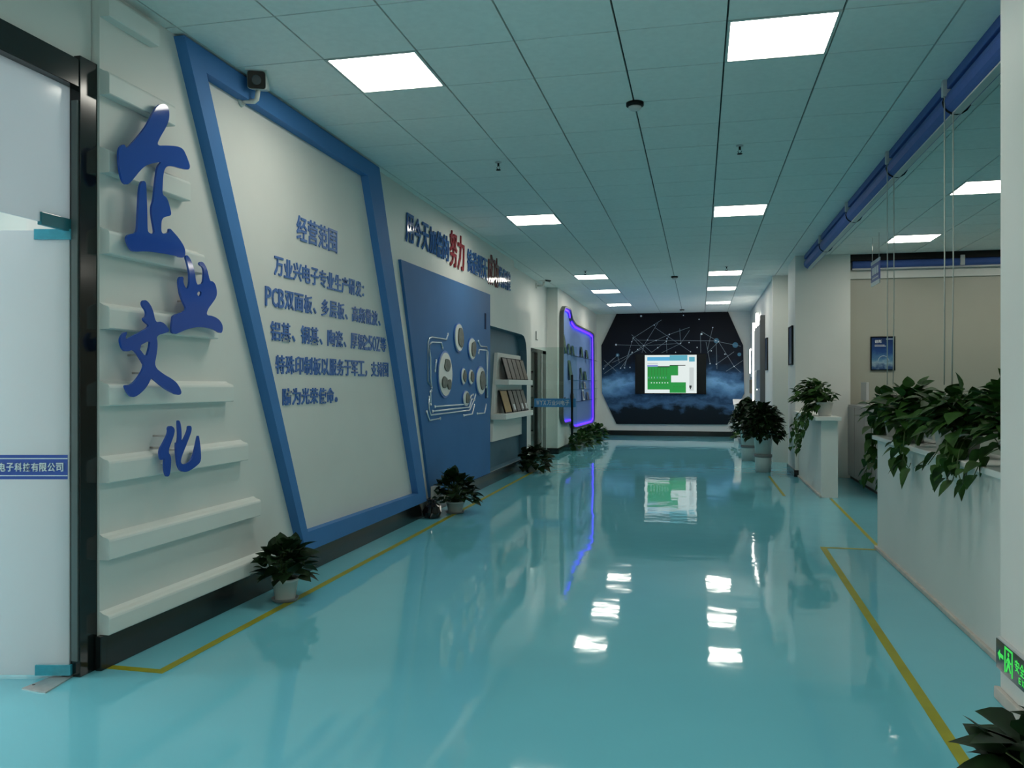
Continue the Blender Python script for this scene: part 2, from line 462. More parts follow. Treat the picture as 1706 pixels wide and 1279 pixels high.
plab[(2.55, 8.85)] = 'square lit LED ceiling panel over the side room, partly cut off by the white pillar edge'
plab[(4.35, 11.85)] = 'square lit LED ceiling panel over the side room, hidden behind the white pillar'
plab[(2.55, 11.85)] = 'square lit LED ceiling panel over the side room, beside the hanging blue sign'
for a, b in panel_cells:
    lab = plab.get((a, b), 'square lit LED ceiling panel behind the camera, at %s, %s' % ('the slogan wall' if a < -1 else 'the side room' if a > 1 else 'the corridor middle', 'far back' if b < -1 else 'overhead' if b < 1 else 'by the entrance' if b < 3 else 'by the half wall'))
    loc = (a + .3, b + .3, ZC)
    if p0 is None: p0 = ceiling_panel(loc, lab)
    else: dup(p0, loc, lab)
# smoke detectors
def smoke(loc, label):
    t = thing('smoke_detector', loc, label, 'smoke detector', 'ceiling smoke detectors')
    MB().lathe([(.062, 0), (.062, -.022), (.05, -.028)]).obj('base', BLACKM, t, world=False)
    MB().lathe([(.046, -.027), (.046, -.038), (.03, -.052), (.012, -.055)]).obj('sensor_head', LGREY, t, world=False)
    return t
s0 = smoke((-.445, 5.86, ZC), 'round smoke detector with black base, big one above the corridor middle')
dup(s0, (-.445, 15.4, ZC), 'round smoke detector, small and far off above the corridor between light rows')
dup(s0, (-.445, 22.2, ZC), 'tiny round smoke detector on the ceiling just before the dark mural')
def sprinkler(loc, label):
    t = thing('fire_sprinkler', loc, label, 'sprinkler', 'ceiling sprinklers')
    MB().lathe([(.030, 0), (.030, -.006), (.012, -.010)], n=16).obj('escutcheon', LGREY, t, world=False)
    mb = MB().tube([(0, 0, -.008), (0, 0, -.035)], .009); mb.tube([(-.006, 0, -.034), (-.015, 0, -.05), (-.004, 0, -.068)], .003); mb.tube([(.006, 0, -.034), (.015, 0, -.05), (.004, 0, -.068)], .003)
    mb.obj('body', BLACKM, t, world=False)
    MB().lathe([(.004, -.066), (.022, -.068), (.022, -.072), (.004, -.073)], n=14).obj('deflector', BLACKM, t, world=False)
    return t
k0 = sprinkler((-1.76, 7.15, ZC), 'small dark fire sprinkler on the ceiling toward the slogan wall')
dup(k0, (.33, 7.1, ZC), 'small dark fire sprinkler on the ceiling toward the blue rolled blind')
dup(k0, (-1.95, 14.3, ZC), 'tiny fire sprinkler above the third panel of the slogan wall row')
dup(k0, (.45, 14.3, ZC), 'tiny fire sprinkler above the third panel of the corridor middle row')

# ================================================================== NEAR GLASS DOOR
mb = MB()
mb.box(-3.04, -2.93, 3.41, 3.527, 0, 3.02, 0, bev=.003)          # tall post
mb.box(-3.05, -2.935, .9, 3.45, 2.865, 3.0, 0, bev=.003)            # header beam
struct('trim_12', mb, BLACK)
mb = MB(); mb.box(-2.972, -2.938, 3.400, 3.411, .08, 2.80, 0)
struct('trim_13', mb, mat('dark_jamb', (.10, .12, .12), .25))
d = thing('window_1', (-2.99, 2.2, 2.18), 'frosted fixed glass pane above the glass door, below the black beam', 'window', kind='structure')
MB().box(-2.996, -2.984, .95, 3.405, 2.18, 2.87).obj('pane', FROST2, d)
mb = MB(); mb.box(-3.0, -2.975, 3.22, 3.41, 2.165, 2.225, bev=.003); mb.obj('patch_fitting', mat('dark_cyan_film', (.02, .16, .20), .15), d)
# leaf, swung out into the lobby
PIV = Vector((-2.985, 3.405, 0)); u = Vector((cos(TH), sin(TH), 0)); nrm = Vector((sin(TH), -cos(TH), 0))
LM = Matrix(((u.x, 0, nrm.x, PIV.x), (u.y, 0, nrm.y, PIV.y), (0, 1, nrm.z, 0), (0, 0, 0, 1)))   # leaf plane: a along u, b up, d toward the camera
def FL(a, b, d): return LM @ Vector((a, b, d))
d1 = thing('door_1', PIV, 'frosted glass door leaf with blue lettered strip, standing open beside the black post', 'door', kind='structure')
def lrect(a0, a1, b0, b1, e0, e1, mi=0, mb=None):
    return (mb or MB()).prism([(a0, b0), (a1, b0), (a1, b1), (a0, b1)], [], FL, e0, e1, mi)
lrect(-1.05, 0, .012, 2.17, -.006, .006).obj('leaf', FROST, d1)
lrect(-.165, .012, 2.125, 2.175, -.016, .016).obj('top_patch_fitting', CYANFILM, d1)
lrect(-.16, .012, .012, .062, -.016, .016).obj('bottom_patch_fitting', CYANFILM, d1)
st = lrect(-1.05, -.006, .962, 1.080, .0062, .0072); sto = st.obj('sticker_strip', STRIPBLUE, d1)
mb = MB(); lrect(-1.05, -.006, 1.060, 1.065, .0073, .0077, 0, mb); lrect(-1.05, -.006, .977, .982, .0073, .0077, 0, mb)
txt = '深圳市万业兴电子科技有限公司'; pit = .0402
for i, ch in enumerate(txt):
    a = -.022 - pit * (len(txt) - 1 - i) - pit / 2
    put_glyph(mb, ch, LM @ Matrix.Translation((a, 1.021, .0076)), pit * .86, .042, 0, .012, .012)
mb.obj('strip_lettering', WHITETXT, sto)
mb = MB()
fs = [(px, py) for px, py in ((36, 1148), (112, 1118), (132, 1121), (76, 1155))]
pts = []
for px, py in fs:
    r = ray(px, py); t = -H0 / r[2]; pts.append((r[0] * t, r[1] * t))
mb.prism(pts, [], FZ, .0, .006)
c0 = (sum(p[0] for p in pts) / 4, sum(p[1] for p in pts) / 4, 0)
t = thing('floor_spring_cover', c0, 'brushed metal floor spring cover plate under the open glass door', 'floor plate')
mb.obj('plate', STEEL, t); mb = MB()
for k in (.2, .8):
    MB().lathe([(.007, .006), (.007, .008), (.004, .0088)], c=(pts[0][0] * (1 - k) + pts[2][0] * k, pts[0][1] * (1 - k) + pts[2][1] * k, 0), n=10).obj('screw', DGREY, t)

# ================================================================== BRUSH LETTERS (four big characters)
A_ = lambda p: [(180 + x / 6.395, 160 + y / 6.395) for x, y in p]
B_ = lambda p: [(180 + x / 5.815, 340 + y / 5.815) for x, y in p]
C_ = lambda p: [(190 + x / 4.0, 490 + y / 4.0) for x, y in p]
qi = A_([(585, 78), (620, 90), (645, 125), (655, 180), (650, 260), (610, 350), (560, 430), (515, 528), (620, 525), (740, 533), (800, 560), (835, 630), (875, 740), (870, 772), (850, 787), (780, 772), (700, 748), (632, 745), (605, 775), (590, 830), (582, 960), (580, 1050), (620, 1075), (642, 1115), (662, 1190)]) + \
     B_([(615, 92), (602, 115), (552, 122), (526, 142), (517, 180), (516, 283), (560, 285), (590, 272), (592, 242), (603, 236), (622, 255), (680, 320), (725, 385), (749, 440), (750, 497), (725, 521), (690, 515), (660, 500), (560, 482), (430, 462), (340, 456), (255, 463), (220, 440), (188, 372), (178, 322), (200, 291), (275, 281), (287, 230)]) + \
     A_([(322, 1250), (335, 990), (355, 915), (380, 898), (406, 920), (410, 985), (420, 1260)]) + B_([(383, 230), (388, 268), (412, 286), (455, 287), (445, 220), (428, 130)]) + \
     A_([(462, 1190), (488, 1110), (500, 980), (525, 770), (548, 724), (575, 700), (480, 715), (405, 738), (350, 785), (290, 860), (240, 920), (205, 946), (168, 930), (140, 860), (120, 740), (113, 600), (130, 540), (160, 512), (182, 522), (198, 556), (230, 533), (320, 435), (410, 320), (460, 220), (485, 170), (530, 100)])
ye = B_([(765, 488), (800, 530), (835, 620), (858, 785), (895, 775), (923, 765), (930, 690), (930, 640), (918, 605), (892, 592), (885, 570), (905, 553), (935, 575), (965, 640), (986, 745), (1012, 744), (1042, 775), (1058, 850), (1050, 900), (1018, 950), (966, 1018), (953, 1076), (1010, 1080), (1070, 1110), (1105, 1155), (1114, 1200), (1105, 1245), (1085, 1249), (1040, 1220), (960, 1196), (860, 1190), (770, 1210), (690, 1245), (655, 1259), (625, 1250), (615, 1220), (625, 1120), (632, 1074), (740, 1040), (760, 1010), (740, 970), (705, 890), (690, 810), (683, 720), (710, 698), (735, 708), (728, 760), (762, 828), (785, 800), (792, 740), (790, 660), (770, 570), (750, 510)])
ye_h = B_([(862, 870), (872, 848), (900, 842), (908, 860), (897, 893), (876, 892)])
wen = C_([(205, 36), (230, 50), (260, 100), (278, 190), (310, 180), (345, 200), (373, 246), (345, 258), (282, 275), (292, 330), (285, 400), (268, 482), (330, 532), (385, 562), (425, 595), (453, 652), (440, 673), (410, 668), (340, 630), (270, 572), (250, 553), (225, 610), (180, 660), (130, 691), (100, 670), (72, 615), (80, 604), (110, 608), (160, 560), (205, 482), (190, 450), (135, 364), (85, 385), (60, 370), (42, 320), (45, 285), (72, 250), (90, 252), (76, 290), (85, 300), (150, 265), (245, 214), (205, 185), (194, 160), (215, 150), (218, 115), (190, 78), (188, 50)])
wen_h = C_([(160, 350), (244, 303), (234, 370), (215, 422)])
hua1 = C_([(380, 873), (406, 895), (403, 930), (385, 980), (360, 1050), (382, 1080), (380, 1150), (372, 1205), (358, 1218), (345, 1205), (335, 1150), (340, 1085), (320, 1109), (308, 1090), (303, 1040), (335, 985), (366, 920), (360, 888)])
hua2 = C_([(432, 836), (445, 860), (452, 930), (450, 990), (472, 960), (495, 905), (495, 880), (510, 874), (520, 890), (512, 930), (480, 1010), (444, 1100), (450, 1135), (490, 1128), (525, 1095), (545, 1020), (562, 932), (570, 960), (581, 1060), (580, 1115), (550, 1145), (500, 1180), (460, 1186), (435, 1165), (420, 1110), (412, 985), (426, 992), (431, 930), (425, 850)])
XB = XL + .10
def brush(name, outs, holes, label):
    mb = MB(); ys, zs = [], []
    for i, o in enumerate(outs):
        P = [on_x(px, py, XB) for px, py in chaikin(o, 2)]
        ys += [p[0] for p in P]; zs += [p[1] for p in P]
        hs = [[on_x(px, py, XB) for px, py in chaikin(h, 1)] for h in holes]
        mb.prism(P, hs if i == 0 else [], FX, XB - .012, XB)
    c = ((min(ys) + max(ys)) / 2, (min(zs) + max(zs)) / 2)
    t = thing(name, (XB - .012, c[0], c[1]), label, 'wall letter', 'big blue brush characters')
    mb.obj('letter_body', LETTER, t)
    for o in outs:                                   # short stand-off pins behind the letter
        P = [on_x(px, py, XB) for px, py in o]
        tri = geometry.tessellate_polygon([[Vector((a, b, 0)) for a, b in P]])
        big = sorted(tri, key=lambda t3: -abs(geometry.area_tri(*[Vector((P[i][0], P[i][1], 0)) for i in t3])))[:3]
        for t3 in big:
            y, z = [sum(P[i][k] for i in t3) / 3 for k in (0, 1)]
            MB().tube([(XL - .005, y, z), (XB - .01, y, z)], .006, 6).obj('stand_off_pin', STEEL, t)
brush('brush_letter', [qi], [], 'big blue brush-style character 企, topmost of the four, with a white glint at its tip')
brush('brush_letter', [ye], [ye_h], 'big blue brush-style character 业, second from the top, close to the slanted blue frame')
brush('brush_letter', [wen], [wen_h], 'big blue brush-style character 文, third from the top, shaped like a crossed figure')
brush('brush_letter', [hua1, hua2], [], 'big blue brush-style character 化, lowest and smallest of the four')

# ================================================================== SLANTED BLUE FRAME AND ITS TEXT
XFR = XL + .07
o_ = [(4.12, 3.405), (7.03, 3.405), (8.37, .175), (5.60, .175)]
i_ = [on_x(*p, XFR) for p in ((344, 121), (613, 292), (697, 822), (513, 886))]
t = thing('slanted_wall_frame', (XL, 6.1, .175), 'large slanted blue parallelogram frame around the small blue text on the white wall', 'wall frame')
MB().prism([(a, b) for a, b in o_], [[(a, b) for a, b in i_]], FX, XL - .005, XFR).obj('frame_border', BLUE, t)
XT = XL + .018
lines = [('经营范围', 5.57, 6.28, 2.595, .185, 'title'), ('万业兴电子专业生产研发：', 5.24, 6.92, 2.262, .135, 'second'), ('PCB双面板、多层板、高频微波、', 5.12, 7.30, 2.035, .135, 'third'),
         ('铝基、铜基、陶瓷、厚铜≥5OZ等', 5.19, 7.36, 1.80, .135, 'fourth'), ('特殊印制板以服务于军工，支持国', 5.26, 7.42, 1.565, .135, 'fifth'), ('防为光荣使命。', 5.36, 6.36, 1.335, .125, 'sixth')]
for txt, y0, y1, z, h, ln in lines:
    wts = [.62 if (ord(c) < 128 or c == '≥') else 1.0 for c in txt]; tot = sum(wts); acc = 0
    nth = 0
    for c, wt in zip(txt, wts):
        yc = y0 + (acc + wt / 2) / tot * (y1 - y0); wd = wt / tot * (y1 - y0) * .9; acc += wt
        mb = MB(); put_glyph(mb, c, AX['L'], wd, h, 0, .012, .05)
        mb.bm.transform(Matrix.Diagonal((.16, 1, 1, 1)))
        sgn = 'mark' if c in '、，。：' else 'character'
        o = mb.obj('wall_letter', LETTER2, label='small blue cut-out %s %s, %s in the %s line inside the slanted frame' % (sgn, c, ORD[nth], ln),
                   cat='wall letter', group='small blue characters in the slanted frame')
        o.location = (XL + .005, yc, z); nth += 1

# slogan above the blue board
def slogan(txt, y0, y1, z, h, m, desc, grp):
    n = len(txt); p = (y1 - y0) / n
    for i, c in enumerate(txt):
        mb = MB(); put_glyph(mb, c, AX['L'], p * .90, h, 0, .014, .012)
        o = mb.obj('slogan_letter', m, label='%s character %s, %s of its group in the slogan above the blue board' % (desc, c, ORD[i]), cat='wall letter', group=grp)
        o.location = (XL + .012, y0 + (i + .5) * p, z)
slogan('用今天加倍的', 7.87, 9.36, 3.03, .30, LETTER3, 'glossy blue opening', 'blue slogan characters')
slogan('努力', 9.38, 10.02, 3.065, .44, RED, 'tall red', 'red slogan characters')
slogan('铸造明天', 10.14, 11.18, 3.03, .30, LETTER3, 'glossy blue middle', 'blue slogan characters')
slogan('成功', 11.2, 11.84, 3.065, .44, DRED, 'tall maroon', 'red slogan characters')
slogan('的辉煌', 11.86, 12.62, 3.04, .30, LETTER3, 'glossy blue closing', 'blue slogan characters')

# ================================================================== BLUE CIRCUIT BOARD PANEL
XC = XL + .03
pl = [on_x(px, py, XC) for px, py in ((668, 432), (820, 487))]
t = thing('circuit_wall_panel', (XL, 9.9, .175), 'big blue slanted board with silver circuit lines and white round windows', 'wall panel')
MB().prism([(pl[0][0], pl[0][1]), (11.26, 2.70), (11.26, .175), (8.62, .175)], [], FX, XL - .004, XC).obj('board', PANELBLUE, t)
D_ = lambda x, y: on_x(690 + x / 6.393, 520 + y / 6.393, XC + .008)
traces = [[(362, 235), (345, 290), (190, 265), (165, 275), (150, 320), (148, 740), (190, 800), (185, 835)], [(305, 380), (290, 322), (190, 320), (168, 345), (165, 400), (175, 480), (178, 700), (188, 800)],
          [(160, 905), (160, 1030), (180, 1095), (590, 1045), (640, 930), (655, 880)], [(175, 850), (178, 980)], [(135, 1060), (165, 1152), (278, 1132)],
          [(200, 1055), (590, 1012), (612, 925), (645, 930)], [(225, 1005), (570, 980), (610, 885), (630, 880)], [(530, 1100), (620, 1085), (642, 990)],
          [(675, 1080), (750, 1075), (768, 985)], [(685, 310), (705, 360), (775, 370), (788, 430), (770, 800)], [(688, 435), (692, 400), (770, 403), (776, 500), (782, 900)], [(236, 515), (224, 625)]]
for tr in traces:
    mb = MB(); P = [D_(*p) for p in tr]
    mb.tube([(XC + .006, a, b) for a, b in P], .009, 8)
    for a, b in (P[0], P[-1]): mb.lathe([(.017, -.006), (.017, .006), (.010, .008)], c=(XC + .006, a, b), axis='x', n=14)
    mb.obj('circuit_trace', TRACE, t)
discs = [(325, 660, 70, 230, 2), (473, 270, 45, 142, 1), (613, 390, 36, 110, 1), (520, 682, 22, 84, 1), (600, 690, 24, 76, 1), (706, 730, 46, 142, 1), (549, 918, 32, 78, 1)]
for x, y, rx, ry, k in discs:
    y0, zc = D_(x - rx, y); y1, _ = D_(x + rx, y); _, zt = D_(x, y - ry); _, zb = D_(x, y + ry)
    yc = (y0 + y1) / 2; ra = (y1 - y0) / 2; rb = (zt - zb) / 2; zc = (zt + zb) / 2
    el = lambda s, n=40: [(yc + ra * s * cos(2 * pi * i / n), zc + rb * s * sin(2 * pi * i / n)) for i in range(n)]
    MB().prism(el(1.10), [el(.98)], FX, XC, XC + .014).obj('disc_rim', LETTER2, t)
    do_ = MB().prism(el(1.0), [], FX, XC, XC + .022).obj('disc', DISC, t)
    rnd = random.Random(x)
    if k == 2: blobs = [(.18, .42, .50, .36), (-.25, -.38, .46, .32), (.46, -.45, .38, .27)]
    else: blobs = [(.22, .0, .72, .84)]
    for (dy, dz, sy, sz) in blobs:
        q = [(yc + ra * dy + ra * sy * cos(2 * pi * i / 11) * rnd.uniform(.75, 1.05), zc + rb * dz + rb * sz * sin(2 * pi * i / 11) * rnd.uniform(.75, 1.05)) for i in range(11)]
        MB().prism(chaikin(q, 1), [], FX, XC + .022, XC + .034).obj('component_picture', COMP, do_)
for px, py, dz in ((809, 535, .22), (809.5, 652, .19)):
    a, b = on_x(px, py, XC + .005)
    MB().box(XC - .002, XC + .006, a - .035, a + .035, b - dz / 2, b + dz / 2, bev=.002).obj('vent_slot', mat('slot_navy', (.008, .025, .08), .7, spec=.1), t)
# ================================================================== NICHE SHELF UNIT WITH PLAQUES
XN = -3.06
t = thing('niche_shelf_unit', (XN, 12.9, .6), 'white shelf unit with two ledges in the slate blue wall niche', 'shelf')
bp = [on_x(px, py, XN + .05) for px, py in ((829, 587), (867, 593), (872.5, 722), (820, 736))]
MB().prism(bp, [], FX, XN - .004, XN + .05).obj('back_board', WHITE2, t)
sh = []
for za, zb, ya, yb in ((1.50, 1.42, 12.05, 13.86), (.985, .90, 11.85, 13.9)):
    mb = MB(); mb.box(XN + .03, XN + .26, ya, yb, zb, za, bev=.008); mb.obj('shelf', WHITE2, t)
def plaque(y, z, wd, hh, face, label, mark=False):
    p = thing('sample_plaque', (XN + .14, y, z), label, 'plaque', 'framed sample plaques in the niche')
    lean = Matrix.Translation((XN + .20, y, z)) @ Matrix.Rotation(-R(16), 4, 'Y')
    mb = MB(); mb.box(-.022, 0, -wd / 2, wd / 2, 0, hh, bev=.002); mb.bm.transform(lean); mb.obj('frame', BLACKM, p)
    mb = MB(); mb.box(0, .003, -wd / 2 + .018, wd / 2 - .012, .018, hh - .018); mb.bm.transform(lean); mb.obj('face_plate', face, p)
    if mark:
        mb = MB(); mb.box(.003, .005, -wd * .1, wd * .33, .04, .13); mb.bm.transform(lean); mb.obj('white_label', PAPER, p)
yt = [12.38, 12.70, 13.01, 13.32, 13.63]
for i, y in enumerate(yt): plaque(y, 1.501, .285, .36, BROWNPLQ, 'dark framed brown plaque, %s on the upper ledge of the niche shelf' % ORD[i])
fb = [GOLDPLQ, BROWNPLQ, BROWNPLQ, BROWNPLQ, BROWNPLQ]
ys = [(12.32, .44), (12.76, .27), (13.07, .27), (13.37, .27), (13.67, .27)]
for i, ((y, wd), m) in enumerate(zip(ys, fb)):
    plaque(y, .986, wd, .37, m, ('wide gold faced plaque at the near end of the lower ledge' if i == 0 else 'dark framed plaque, %s on the lower ledge of the niche shelf' % ORD[i]), i in (1, 3, 4))

# ================================================================== FAR DOORWAY: FRAME, OPEN GLASS LEAF, RACK BEHIND
mb = MB()
mb.box(-3.11, DX + .012, 14.62, 14.67, 0, 2.10); mb.box(-3.11, DX + .012, 16.10, 16.46, 0, 2.10); mb.box(-3.11, DX + .012, 15.55, 15.85, 0, 2.04); mb.box(-3.11, DX + .012, 14.62, 16.46, 2.04, 2.11)
struct('trim_14', mb, BLACK)
struct('trim_15', MB().box(-3.10, DX + .02, 15.92, 16.04, 0, 2.04), STEEL)
d2 = thing('door_2', (-3.03, 14.60, 0), 'clear glass door standing open into the corridor with blue strip and long black handle', 'door', kind='structure')
MB().box(-3.03, -2.14, 14.594, 14.606, .012, 2.10, 0).obj('glass_leaf', GLASS, d2)
stp = MB().box(-2.92, -2.16, 14.588, 14.5935, 1.02, 1.175, 0).obj('sticker_strip', mat('blue_light_sticker', (.07, .30, .65), .3), d2)
mb = MB(); text_mesh(mb, 'WYX', AXW := Matrix.Translation((-2.79, 14.587, 1.098)) @ AX['F'], .064, .085, 0, .01, .006, .85)
text_mesh(mb, '万业兴电子', Matrix.Translation((-2.48, 14.587, 1.098)) @ AX['F'], .082, .085, 0, .012, .006, .9)
mb.obj('strip_lettering', WHITETXT, stp)
mb = MB(); mb.tube([(-2.22, 14.54, .52), (-2.22, 14.54, 1.60)], .021, 12)
hd = mb.obj('pull_handle', BLACKM, d2)
mb = MB()
for z in (.72, 1.40): mb.tube([(-2.22, 14.54, z), (-2.22, 14.595, z)], .012, 8)
mb.obj('handle_standoff', STEEL, hd)
t = thing('storage_rack', (-3.65, 18.0, 0), 'black metal storage rack seen through the far open doorway', 'rack')
for x in (-3.85, -3.45):
    for y in (17.3, 18.7):
        MB().box(x - .025, x + .025, y - .025, y + .025, 0, 1.75).obj('post', BLACKM, t)
for z in (.45, .95, 1.4, 1.72):
    MB().box(-3.87, -3.43, 17.28, 18.72, z - .03, z).obj('shelf', BLACKM, t)
for (y0, y1, z0, z1, m, lab) in ((17.4, 17.9, .451, .75, LGREY, 'pale box on the lowest shelf of the black rack'), (18.1, 18.6, .451, .8, LGREY, 'taller pale box on the lowest shelf of the black rack'), (17.5, 18.3, .951, 1.15, PAPER, 'white box on the middle shelf of the black rack')):
    tag(MB().box(-3.8, -3.5, y0, y1, z0, z1, bev=.01).obj('storage_box', m), lab, 'box', 'boxes on the black rack')
mb = MB(); mb.box(-3.055, -3.045, 15.42, 15.58, 2.28, 2.30, 0); mb.box(-3.055, -3.045, 15.42, 15.44, 2.30, 2.45, 0); mb.box(-3.062, -3.05, 15.42, 15.44, 2.28, 2.45, 0)
mb.obj('wall_bracket', mat('bracket_grey', (.16, .17, .16), .5), label='thin grey L-shaped bracket on the wall above the far doorway', cat='bracket')

# ================================================================== SECURITY CAMERAS
def cctv(loc, aim, label, s=1.0):
    t = thing('security_camera', loc, label, 'security camera')
    t.rotation_euler = (0, 0, 0)
    L = Vector(loc)
    mb = MB(); mb.lathe([(.038 * s, 0), (.038 * s, .012 * s), (.022 * s, .02 * s)], c=L, axis='x', n=18); mb.obj('mount', POTWHITE, t)
    hd = L + Vector((.125 * s, .0 * s, .02 * s))
    MB().tube([L + Vector((.015 * s, 0, 0)), L + Vector((.10 * s, 0, -.01 * s)), L + Vector((.115 * s, .0, .0)), hd + Vector((0, 0, .04 * s))], .016 * s, 10).obj('arm', POTWHITE, t)
    A = Vector(aim).normalized(); q = A.to_track_quat('Z', 'Y').to_matrix().to_4x4()
    M = Matrix.Translation(hd + Vector((0, 0, .10 * s))) @ q
    bp_ = rounded([(-.058 * s, -.055 * s), (.058 * s, -.055 * s), (.058 * s, .055 * s), (-.058 * s, .055 * s)], .018 * s)
    mb = MB(); mb.prism(bp_, [], FZ, -.14 * s, .09 * s); mb.bm.transform(M); mb.obj('body', POTWHITE, t)
    mb = MB(); mb.prism([(a * .95, b * .95) for a, b in bp_], [], FZ, .09 * s, .102 * s); mb.bm.transform(M); fo = mb.obj('front_glass', BLACK, t)
    mb = MB(); mb.lathe([(.03 * s, .102 * s), (.03 * s, .108 * s), (.022 * s, .105 * s)], n=18); mb.bm.transform(M); mb.obj('lens_ring', DGREY, fo)
    mb = MB(); mb.prism([(-.066 * s, .056 * s), (.066 * s, .056 * s), (.066 * s, .064 * s), (-.066 * s, .064 * s)], [], FZ, -.15 * s, .125 * s); mb.bm.transform(M); mb.obj('sun_hood', POTWHITE, t)
y_, z_ = on_x(408, 170, XL)
cctv((XL, y_ - .05, z_ - .01), (.40, -.90, -.28), 'white box security camera in front of the top bar of the slanted blue frame', 1.0)
y_, z_ = on_x(893, 476, DX)
cctv((DX, y_, z_), (.75, -.55, -.12), 'small white bullet security camera on the wall above the far doorway', 1.25)

# ================================================================== PURPLE-LIT DISPLAY CASE
XD = XP + .09
t = thing('lit_display_case', (XP, 20.2, .37), 'tall wall display case with purple LED edge and glass shelves', 'display case')
case_px = [(939, 519), (943, 509), (952, 514), (955, 531), (961, 540), (985, 552), (990.5, 557), (991.5, 700), (988, 706), (960, 714.5), (956, 712), (954, 704), (942, 707.5), (938.5, 698)]
cp = rounded([on_x(px, py, XD) for px, py in case_px], .12)
cx_, cz_ = sum(p[0] for p in cp) / len(cp), sum(p[1] for p in cp) / len(cp)
def inset(poly, d):
    out = []; n = len(poly)
    for i in range(n):
        a, b, c = Vector(poly[i - 1]), Vector(poly[i]), Vector(poly[(i + 1) % n])
        e = (c - a)
        nn = Vector((-e.y, e.x)).normalized() if e.length > 1e-6 else Vector((0, 0))
        out.append((b.x + nn.x * d, b.y + nn.y * d))
    return out
def area(p): return sum(p[i - 1][0] * p[i][1] - p[i][0] * p[i - 1][1] for i in range(len(p))) / 2
sg = 1 if area(cp) > 0 else -1
ci = inset(cp, sg * .04)
CASEFR = mat('case_frame_grey', (.10, .11, .10), .4)
CASEBK = mat('case_back_blue', (.17, .27, .52), .5)  # blue of the back raised in the colour to add a little glow
MB().prism(cp, [ci], FX, XP - .003, XD).obj('case_frame', CASEFR, t)
MB().prism(ci, [], FX, XP - .003, XP + .006).obj('back_panel', CASEBK, t)
LEDP = emis('purple_led', (.065, .015, 1.0), 4.0)
l0, l1 = inset(cp, sg * .045), inset(cp, sg * .085)
mb = MB(); n = len(l0)
for i in range(n):
    j = (i + 1) % n
    mid = ((l0[i][0] + l0[j][0]) / 2, (l0[i][1] + l0[j][1]) / 2)
    if mid[0] < 18.25 and .75 < mid[1] < 2.95: continue         # the near upright carries no strip
    q = [mb.bm.verts.new((x, p[0], p[1])) for x, p in ((XP + .03, l0[i]), (XP + .03, l0[j]), (XP + .03, l1[j]), (XP + .03, l1[i]))]
    q2 = [mb.bm.verts.new((XP + .05, v.co.y, v.co.z)) for v in q]
    mb._f(q); mb._f(q2)
    for a in range(4): mb._f([q[a], q[(a + 1) % 4], q2[(a + 1) % 4], q2[a]])
mb.obj('led_strip', LEDP, t)
SH = [(593.5, 'top'), (632.5, 'second'), (648, 'third'), (668, 'lowest')]
for py, nm in SH:
    _, z = on_x(962, py, XP + .05)
    MB().box(XP + .004, XD - .02, 18.3, 23.0, z - .012, z).obj('glass_shelf', GLASS, t)
def zshelf(i): return on_x(962, SH[i][0], XP + .05)[1]
items = [(0, 942.5, .42, .30, GREENPCB), (0, 949.5, .24, .22, GREENPCB), (0, 955.5, .22, .26, GREENPCB), (0, 970.5, .26, .30, GREENPCB), (0, 978.5, .22, .30, GREENPCB),
         (1, 952, .62, .42, GREENPCB), (1, 970, .30, .22, GREENPCB), (1, 976, .22, .36, GREENPCB), (2, 970, .16, .22, GREENPCB), (2, 975, .18, .26, LGREY),
         (3, 942, .12, .16, BLACKM), (3, 947, .10, .16, BLACKM), (3, 955, .19, .34, BLACKM), (3, 973, .27, .26, PAPER), (3, 980, .20, .26, BROWNPLQ)]
cnt = {}
for s_, px, hh, wd, m in items:
    y, _ = on_x(px, 600, XP + .06); z = zshelf(s_)
    cnt[s_] = cnt.get(s_, 0) + 1
    p = thing('sample_board', (XP + .055, y, z), '%s sample board, %s along the %s glass shelf of the purple case' % ({'green_circuit_board': 'green', 'light_grey': 'pale grey', 'black_matt': 'black', 'white_card': 'white', 'brown_plaque': 'brown'}[m.name], ORD[cnt[s_] - 1], SH[s_][1]), 'circuit board', 'sample boards in the purple case')
    M = Matrix.Translation((XP + .072, y, z)) @ Matrix.Rotation(-R(9), 4, 'Y')
    mb = MB(); mb.box(-.006, 0, -wd / 2, wd / 2, 0, hh, bev=.0015); mb.bm.transform(M); mb.obj('board', m, p)
    mb = MB(); mb.box(0, .0025, -wd * .35, wd * .35, hh * .15, hh * .85); mb.bm.transform(M); mb.obj('chip_area', mat('pcb_chip', (.10, .16, .10), .3) if m is GREENPCB else DGREY, p)
    mb = MB(); mb.box(-.045, .012, -wd * .2, wd * .2, 0, .012); mb.bm.transform(Matrix.Translation((XP + .07, y, z))); mb.obj('stand', DGREY, p)

